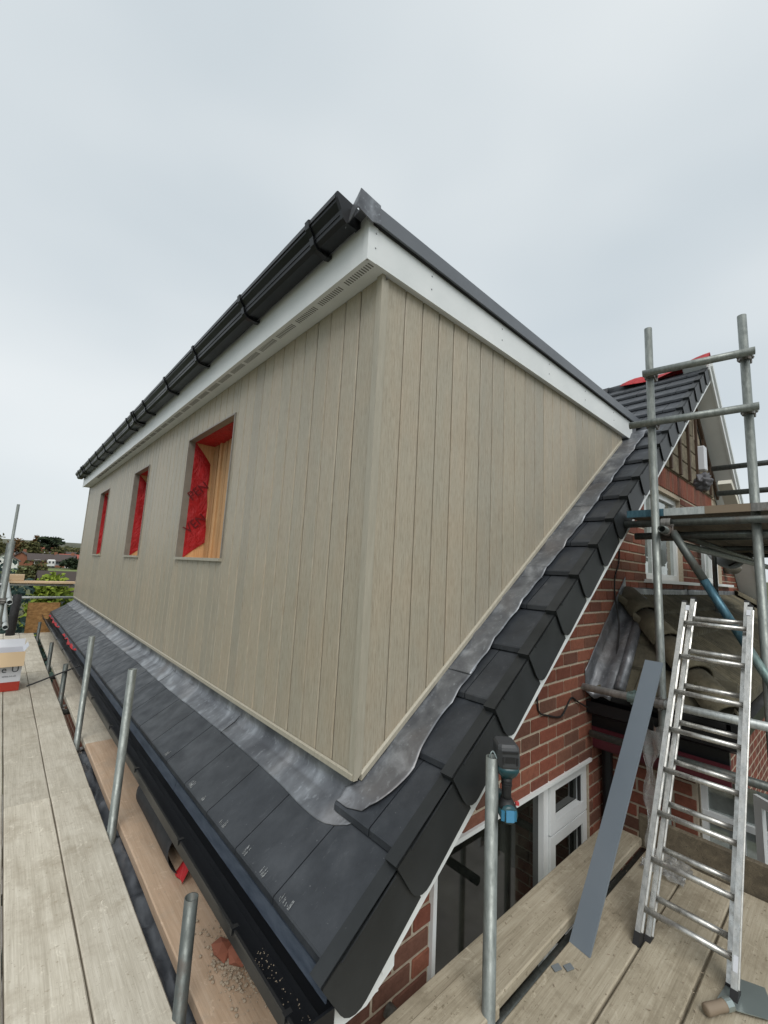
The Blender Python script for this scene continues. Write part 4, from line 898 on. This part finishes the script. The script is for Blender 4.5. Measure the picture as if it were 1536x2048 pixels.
tag(part('membrane_scrap', thick(grid(lambda u, v: (-.315 + .05 * v + .006 * math.sin(6 * u), .86 + .10 * u, ZP + .012 + .10 * v * (1 - u * .4)), 6, 6), (0, 0, -.002)), 'red', None, True), 'small red membrane scrap poking out under the gutter', 'scrap')
tag(part('timber_batten', wire([(-.80, 4.30, ZP + .20), (-.36, 4.42, ZP + .33)], .008), 'felt'), 'thin dark rod reaching from the box to the gutter', 'rod')
# ---- broken brick and rubble on the tan plank
ZT = ZP + .006
for i, (x, y, r, sq, lb) in enumerate(((-.302, .395, .046, (.9, 1.2, .45), 'flat red brick fragment, upper left of the rubble heap'), (-.262, .320, .054, (.8, 1.2, .5), 'largest brick fragment in the rubble heap on the tan plank'), (-.236, .275, .026, (.6, 1.4, .8), 'narrow orange brick fragment at the gutter side of the rubble'), (-.258, .395, .016, (1.2, .8, .7), 'small mortar lump behind the brick fragments'))):
    tag(part('brick_fragment', lump((x, y, ZT + r * sq[2] * .8), r, 1, .55, sq, i + 1), 'brokenbrick' if i < 3 else 'plaster'), lb, 'rubble', 'broken brick on the tan plank')
gs = []
for k in range(800):
    r_ = abs(random.gauss(0, 1)); a = random.random() * 6.28; x = -.285 + .045 * r_ * math.cos(a); y = .33 + .11 * r_ * math.sin(a)
    if -.44 < x < -.222 and y > -.40: s_ = random.choice((.002, .003, .004, .0065)); gs.append(lump((x, y, ZT + s_ * .6), s_, 0 if s_ < .006 else 1, .4, (1, 1, .8), k))
struct(part('rubble_grit', join(*gs), 'grit'), 'stuff')
gs = []
for k in range(110):
    x, y = random.uniform(.2, 1.85), random.uniform(-1.1, -.25); z = ZS + .003 if y < -.466 else (-.657 if y > -.44 else None)
    if z is not None: gs.append(obox((x, y, z), (random.uniform(-.010, .010), random.uniform(-.010, .010), 0), (.0025, -.0015, 0), (0, 0, .002)))
struct(part('sawdust_bits', join(*gs), 'grit'), 'stuff')
gs = []
for k in range(130):
    y = random.uniform(-.32, .02); x = random.uniform(-.418, -.335); s_ = random.choice((.001, .0013, .002)); gs.append(lump((x, y, -.4465), s_, 0, .3, (1, 1, 1), k))
struct(part('gutter_grit', join(*gs), 'grit'), 'stuff')
for x, y, lb in ((.66, -.50, 'small slate grey plastic chip nearest the drill post'), (.70, -.53, 'square slate grey plastic chip farther from the drill post')):
    tag(part('plastic_chip', obox((x, y, ZS + .003), (.035, -.012, 0), (.012, .022, 0), (0, 0, .003)), 'slatebit'), lb, 'offcut', 'plastic chips on the gable platform')
# ---- trowel at the corner of the platform
trw = thing('trowel', 'dusty trowel with brown handle lying by the right ladder foot', 'trowel', (1.0, -.97, ZS))
h0, h1 = V((.928, -.925, ZS + .022)), V((1.035, -.985, ZS + .026)); hd = (h1 - h0).normalized()
part('handle', lathe(h0, hd, [(0, .014), (.004, .018), (.02, .0185), (.06, .017), (.095, .019), (.118, .013)], 16), 'haft', trw, True)
part('ferrule', lathe(h0 + hd * .085, hd, [(0, .0195), (.028, .0195)], 16), 'steelblade', trw)
part('blade', prism([V((1.02, -.940, ZS + .012)), V((1.20, -.955, ZS + .006)), V((1.24, -1.05, ZS + .006)), V((1.10, -1.10, ZS + .008)), V((1.03, -1.0, ZS + .012))], (0, 0, .0025)), 'steelblade', trw)
# ---- torn clear wrap hanging on the post
def wrap_fn(u, v):
    z = -.05 - .62 * u; w_ = .045 * (1 - .75 * u) + .012 * math.sin(14 * u); x = PA.x - .055 - .09 * u
    return (x + .02 * noise.noise(V((u * 7, v * 3, 1))), PA.y + .05 + (v - .5) * 2 * w_ + .03 * noise.noise(V((u * 5, 2, v * 2))), z)
tag(part('plastic_wrap', join(grid(wrap_fn, 40, 8), grid(lambda u, v: (PA.x + .035 * math.cos(6.3 * u), PA.y + .042 * math.sin(6.3 * u) + .01, -.02 - .16 * v + .03 * noise.noise(V((u * 6, v * 4, 9)))), 22, 8), grid(lambda u, v: (1.62 + .22 * u, -.50 - .20 * v + .03 * noise.noise(V((u * 5, v * 5, 2))), ZS + .012 + .05 * abs(noise.noise(V((u * 6, v * 6, 4))))), 18, 16)), 'wrap', None, True), 'torn clear plastic wrap caught on the post behind the ladder', 'plastic')
# ---- cable along the gable
yc = YW - .014
tag(part('cable', wire(spline([(1.262, yc, .36), (1.270, yc, .12), (1.30, yc, .045), (1.40, yc, .012), (1.53, yc, -.02), (1.60, yc, -.01), (1.71, yc, .065), (1.80, yc, .03), (1.93, yc - .02, -.03)], 5), .0055), 'cable'), 'black cable looping down the brick gable beside the verge', 'cable')
tag(part('cable', wire(spline([(2.62, yc, 1.10), (2.60, yc, .98), (2.52, yc, .88), (2.50, yc, .74), (2.40, yc - .06, .50), (2.20, yc - .10, .25), (2.05, yc - .12, .04)], 6), .006), 'cable'), 'black cable running down over the lead at the extension roof', 'cable')
def crumple(c, r, sq):
    vs, fs = lump(c, r, 4, .35, sq, 3); c = V(c); o = []
    for v in vs:
        d = v - c; o.append(c + d * (1 + .55 * abs(noise.noise(d * 22)) - .35 * abs(noise.noise(d * 9 + V((3, 1, 2))))))
    return o, fs
# ---- satellite dish, lamp and odds and ends up by the gable
dsh = thing('satellite_dish', 'grey satellite dish on the gable under the high platform', 'satellite dish', (5.6, YW, 1.2)); dc = V((5.45, -.33, 1.36)); dn = V((-.55, -.75, .18)).normalized()
dd, du, dv = basis(dn)
part('reflector', lathe(dc, dn, [(0, .30), (.004, .305), (.01, .30), (-.02, .22), (-.045, .12), (-.055, .01)], 28), 'dishgrey', dsh, True)
part('arm', rod(dc - V((0, 0, .28)), dc + dn * .26 - V((0, 0, .22)), .011), 'cable', dsh); part('receiver', lathe(dc + dn * .24 - V((0, 0, .2)), dn, [(0, .02), (.02, .032), (.09, .032), (.10, .02)], 12), 'cable', dsh)
part('bracket', rod(dc - dn * .05, (dc.x + .1, YW, dc.z), .018), 'galvd', dsh)
lm = thing('wall_lamp', 'dark oval lamp on the gable beside the white rake', 'lamp', (6.85, YW, 1.1))
part('housing', lathe((6.80, YW - .01, 1.12), (0, -1, 0), [(0, .06), (.03, .085), (.10, .09), (.16, .07), (.20, .02)], 18), 'lamp', lm, True); part('base', box((6.74, YW - .02, 1.05), (6.86, YW - .007, 1.19)), 'cable', lm)
tag(part('wrapped_pipe', crumple((4.50, -.33, 1.97), .105, (1.15, .7, .85)), 'greybag', None, True), 'grey plastic bag bundled over a pipe end above the high platform', 'bag')
tag(part('timber_prop', obox((4.72, -.42, 1.98), (.75, -.06, -.68), (0, -.12, 0), (.05, 0, .05)), 'plaster'), 'whitish timber leaning down onto the high platform', 'prop')
tag(part('wall_vent', cbox((5.30, YW - .13, 2.30), (5.42, YW - .035, 2.62), .012), 'boxwhite'), 'narrow white fitting on the bare blockwork', 'vent')
for i, (x, y, r, lb) in enumerate(((3.2, -1.02, .055, 'dark lump of rubble on the high platform, left of the pair'), (3.25, -1.14, .08, 'bigger dark lump of rubble on the high platform by the post'))):
    tag(part('rubble_lump', lump((x, y, 1.31 + r * .5), r, 1, .7, (1.2, 1.2, .6), i + 7), 'felt'), lb, 'rubble', 'rubble on the high platform')
ar = thing('tv_aerial', 'thin television aerial far off behind the right scaffold post', 'aerial', (12.0, -.62, -4.7))
part('mast', rod((12.0, -.62, -4.7), (12.0, -.62, 3.05), .02, 8), 'galvd', ar)
for k in range(5): part('element', rod((11.8 + k * .1, -.75, 3.0 + .0 * k), (11.8 + k * .1, -.48, 3.0), .008, 6), 'galvd', ar)
part('boom', rod((11.75, -.62, 3.0), (12.3, -.60, 3.0), .012, 6), 'galvd', ar)

# ================================================================== TREES, SHRUBS, HOUSES
def leafmat(k, a, b):
    m = M(k, .8, 0, .2); m.col(m.mix(1., m.ramp(m.rnd(), [(0, a), (1, b)]), m.ramp(m.noise(.9, 3), [(.3, (.6, .6, .6)), (.7, (1.15, 1.15, 1.1))]), 'MULTIPLY')); MAT[k] = m.m
leafmat('lf_dark', (.02, .034, .02), (.05, .07, .036)); leafmat('lf_olive', (.05, .055, .02), (.11, .105, .04)); leafmat('lf_lime', (.13, .19, .02), (.26, .32, .05))
leafmat('lf_rust', (.09, .05, .02), (.17, .10, .035)); leafmat('lf_blue', (.025, .055, .05), (.06, .10, .085)); flat('bark', (.06, .045, .03), .9)
def tree(kind, label, loc, h, rad, mat, n=500, leaf=.3, cat='tree', shape='round', group=None, trunk=.3):
    loc = V((loc[0], loc[1], ground_z(loc[0], loc[1]) if len(loc) < 3 else loc[2])); t = thing(kind, label, cat, loc, group); rr = random.Random(hash(label) % 9999 if False else len(label) * 31 + int(h * 10))
    tr = .03 * h ** .9; limbs = [rod(loc, loc + Z_ * h * .55, tr, 8, tr * .5)]
    for k in range(6):
        a = rr.random() * 6.28; z = h * rr.uniform(trunk, .6); limbs.append(rod(loc + Z_ * z, loc + V((math.cos(a) * rad * .7, math.sin(a) * rad * .7, z + h * .22)), tr * .45, 6, tr * .12))
    part('trunk', join(*limbs), 'bark', t)
    cl = []; nc = 16
    for k in range(nc):
        a = rr.random() * 6.28; q = rr.random()
        if shape == 'cone': z = trunk + (1 - trunk) * q; r = rad * (1.05 - q) * rr.uniform(.5, 1)
        elif shape == 'flat': z = rr.choice((.45, .62, .78, .92)); r = rad * rr.uniform(.2, 1) * (1.1 - .5 * z)
        else: z = trunk + .12 + (.9 - trunk) * q; r = rad * math.sqrt(max(.05, 1 - (2 * q - .9) ** 2)) * rr.uniform(.25, .85)
        cl.append((V((math.cos(a) * r, math.sin(a) * r, z * h)), rad * rr.uniform(.28, .5)))
    vs, fs = [], []
    for k in range(n):
        c, r = rr.choice(cl); d = V((rr.gauss(0, 1), rr.gauss(0, 1), rr.gauss(0, .7))).normalized() * r * rr.random() ** .4
        if shape == 'flat': d.z *= .35
        p = loc + c + d; u = V((rr.gauss(0, 1), rr.gauss(0, 1), rr.gauss(0, 1))).normalized(); v = u.orthogonal().normalized(); s_ = leaf * rr.uniform(.5, 1.2); b = len(vs)
        vs += [p - u * s_, p + v * s_ * .6, p + u * s_, p - v * s_ * .6]; fs.append((b, b + 1, b + 2, b + 3))
    part('crown', (vs, fs), mat, t); return t
tree('conifer', 'blue green spreading conifer in the garden just past the walkway end', (-1.5, 14.5), 4.6, 2.6, 'lf_blue', 9000, .10, 'tree', 'cone', None, .12)
tree('shrub', 'bright lime green shrub behind the far scaffold rail', (.40, 17.5), 4.55, 1.25, 'lf_lime', 3400, .11, 'shrub', 'round', None, .1)
tree('shrub', 'small dark green shrub right of the lime green one', (1.5, 18.5), 4.6, .6, 'lf_olive', 1600, .11, 'shrub', 'round', None, .1)
tree('cedar_tree', 'tall dark flat topped cedar rising on the skyline', (12.8, 230), 9.6, 6.2, 'lf_dark', 1500, .7, 'tree', 'flat', None, .3)
tree('bare_tree', 'thin rust brown tree on the skyline left of the cedar', (8.9, 240), 9.2, 2.3, 'lf_rust', 700, .55, 'tree', 'cone', None, .2)
for i, (x, y, h, r, mt, lb) in enumerate(((-4, 200, 8, 6, 'lf_olive', 'wide olive tree at the far left of the valley'), (2.5, 210, 7.2, 5, 'lf_rust', 'rusty autumn tree behind the left brick houses'), (7, 205, 6.5, 4.5, 'lf_olive', 'olive tree behind the middle brick houses'), (16.5, 215, 5.2, 4.2, 'lf_olive', 'rounded olive tree right of the cedar'), (21, 185, 5, 3.2, 'lf_dark', 'dark narrow tree right of the red roof'), (-7, 150, 6, 4.5, 'lf_dark', 'dark tree left of the white gabled house'), (17, 138, 2.6, 3.0, 'lf_olive', 'low olive bush beyond the meadow'), (12.5, 137, 2.4, 2.6, 'lf_dark', 'low dark bush in front of the brick houses'), (1.8, 60, 3.6, 2.4, 'lf_olive', 'loose olive tree in the garden beyond the conifer'), (-2.2, 40, 3.7, 2.0, 'lf_dark', 'dark garden tree at the left picture edge'), (24, 260, 5, 6, 'lf_olive', 'broad far tree beside the caravans'), (30, 240, 6, 6, 'lf_rust', 'brown far tree at the end of the valley'), (28, 150, 5, 4, 'lf_dark', 'dark tree at the right edge of the meadow'))):
    tree('tree', lb, (x, y), h, r, mt, 700, .13 + y * .0022, 'tree', 'round', 'trees in the valley', .25)
# a far wood along the valley floor
gs = []; rr = random.Random(5); vs = []; fs = []
for k in range(6000):
    a = math.radians(rr.uniform(-40, 75)); r = rr.uniform(300, 620); x, y = r * math.sin(a), r * math.cos(a)
    if noise.noise(V((x * .012, y * .012, 4))) < -.05: continue
    z = ground_z(x, y) + rr.random() ** 1.5 * 6; u = V((rr.gauss(0, 1), rr.gauss(0, 1), rr.gauss(0, 1))).normalized() * rr.uniform(1, 2.2); v = u.orthogonal().normalized() * 1.6; b = len(vs); p = V((x, y, z)); vs += [p - u, p + v, p + u, p - v]; fs.append((b, b + 1, b + 2, b + 3))
struct(part('far_wood', (vs, fs), 'lf_olive'), 'stuff')
flat('farbrick', (.25, .105, .06), .9); flat('farroof', (.075, .06, .055), .9); flat('redroof', (.30, .085, .06), .9); flat('farwhite', (.68, .68, .66), .8); flat('farglass', (.06, .07, .08), .2); flat('brownroof', (.055, .042, .036), .9)
def cottage(label, x, y, w_, d, h, rh, rot, wall, roof, group='houses in the valley', chim=True):
    z = ground_z(x, y); t = thing('cottage', label, 'house', (x, y, z), group); c, s = math.cos(rot), math.sin(rot)
    T = lambda p: V((x + p[0] * c - p[1] * s, y + p[0] * s + p[1] * c, z + p[2])); tr = lambda g: ([T(v) for v in g[0]], g[1])
    wl = part('wall', tr(join(box((-w_ / 2, -d / 2, -.5), (w_ / 2, d / 2, h)), prism([V((-w_ / 2, -d / 2, h)), V((-w_ / 2, d / 2, h)), V((-w_ / 2, 0, h + rh))], (w_, 0, 0)))), wall, t)
    o = .35
    rf = part('roof', tr(join(prism([V((-w_ / 2 - o, -d / 2 - o, h - o * rh / d * 2)), V((-w_ / 2 - o, 0, h + rh)), V((-w_ / 2 - o, 0, h + rh + .22)), V((-w_ / 2 - o, -d / 2 - o, h + .22 - o * rh / d * 2))], (w_ + 2 * o, 0, 0)), prism([V((-w_ / 2 - o, d / 2 + o, h - o * rh / d * 2)), V((-w_ / 2 - o, 0, h + rh)), V((-w_ / 2 - o, 0, h + rh + .22)), V((-w_ / 2 - o, d / 2 + o, h + .22 - o * rh / d * 2))], (w_ + 2 * o, 0, 0)))), roof, t)
    if chim: part('chimney', tr(box((w_ * .28, -.35, h + rh - .4), (w_ * .28 + .7, .35, h + rh + .9))), wall, rf)
    nw = max(2, int(w_ / 2.6))
    for k in range(nw):
        for zz in ([.9] if h < 3.2 else [.9, 3.4]):
            a = -w_ / 2 + (k + .5) * w_ / nw
            if zz < 1 and k == nw // 2: part('door', tr(box((a - .5, -d / 2 - .05, 0), (a + .5, -d / 2 - .002, 2.1))), 'farwhite', t); continue
            wn = part('window', tr(box((a - .65, -d / 2 - .06, zz), (a + .65, -d / 2 - .002, zz + 1.25))), 'farwhite', t); part('pane', tr(box((a - .55, -d / 2 - .075, zz + .1), (a + .55, -d / 2 - .061, zz + 1.15))), 'farglass', wn)
    return t
cottage('brick house with steep gable, leftmost in the valley', 3.2, 158, 3.6, 5, 2.1, 1.9, 1.35, 'farbrick', 'farroof')
cottage('long brick house in the middle of the valley row', 8.0, 156, 7.5, 6, 1.9, 1.7, .06, 'farbrick', 'farroof')
cottage('right brick house of the valley row with side wing', 12.6, 152, 4.2, 6.5, 2.0, 1.7, -.25, 'farbrick', 'farroof')
cottage('low brick wing at the right end of the valley row', 15.4, 148, 2.6, 4, 1.3, .8, -.2, 'farbrick', 'farroof', chim=False)
cottage('house with bright red roof behind the brick row', 15.8, 178, 5.2, 6, 1.8, 1.9, .1, 'farbrick', 'redroof', chim=False)
cottage('small white gabled house at the left of the valley', -.6, 132, 3.2, 5, 1.9, 1.6, 1.5, 'farwhite', 'farroof', chim=False)
cottage('far slate roofed brick house behind the red roof', 20, 205, 6, 6, 2.3, 1.8, .3, 'farbrick', 'farroof')
cottage('wide bungalow with brown roof below the dormer end', 5.3, 46, 7.4, 5.2, 2.35, 1.35, .02, 'farbrick', 'brownroof', 'bungalow near the garden', False)
rr = random.Random(21)
ORD = ('first', 'second', 'third', 'fourth', 'fifth', 'sixth', 'seventh', 'eighth', 'ninth', 'tenth', 'eleventh', 'twelfth')
for k in range(12):
    y = 255 + (k * 67) % 170; x = y * (.024 + .0088 * k); wl, rf_ = rr.choice((('farbrick', 'brick'), ('farwhite', 'white'), ('farbrick', 'brick'))), rr.choice((('farroof', 'grey'), ('redroof', 'red'), ('farroof', 'grey')))
    cottage(f'tiny far {wl[1]} house with {rf_[1]} roof, {ORD[k]} from the left on the slope', x, y, rr.uniform(5, 8), 6, rr.uniform(2.2, 3.0), rr.uniform(1.6, 2.2), rr.uniform(-.6, .6), wl[0], rf_[0], 'tiny far houses', False)
for i, (x, y, l, lb) in enumerate(((19.5, 262, 4.5, 'left white caravan on the far slope'), (23.5, 266, 5, 'middle white caravan on the far slope'), (28.5, 270, 4.5, 'right white caravan on the far slope'), (9.0, 146, 1.8, 'white van in front of the brick row'))):
    z = ground_z(x, y); t = thing('caravan' if i < 3 else 'van', lb, 'caravan' if i < 3 else 'van', (x, y, z), 'white caravans and van')
    part('body', cbox((x - l / 2, y - 1, z + .4), (x + l / 2, y + 1, z + 2.4), .25), 'farwhite', t)
    for k in (-.25, .25): part('wheel', rod((x + l * k, y - 1.02, z + .35), (x + l * k, y - .85, z + .35), .35, 12), 'rubber', t)
    for k in (-.22, .2): part('window', box((x + l * k - .5 * l / 4.5, y - 1.02, z + 1.35), (x + l * k + .5 * l / 4.5, y - 1.001, z + 1.95)), 'farglass', t)
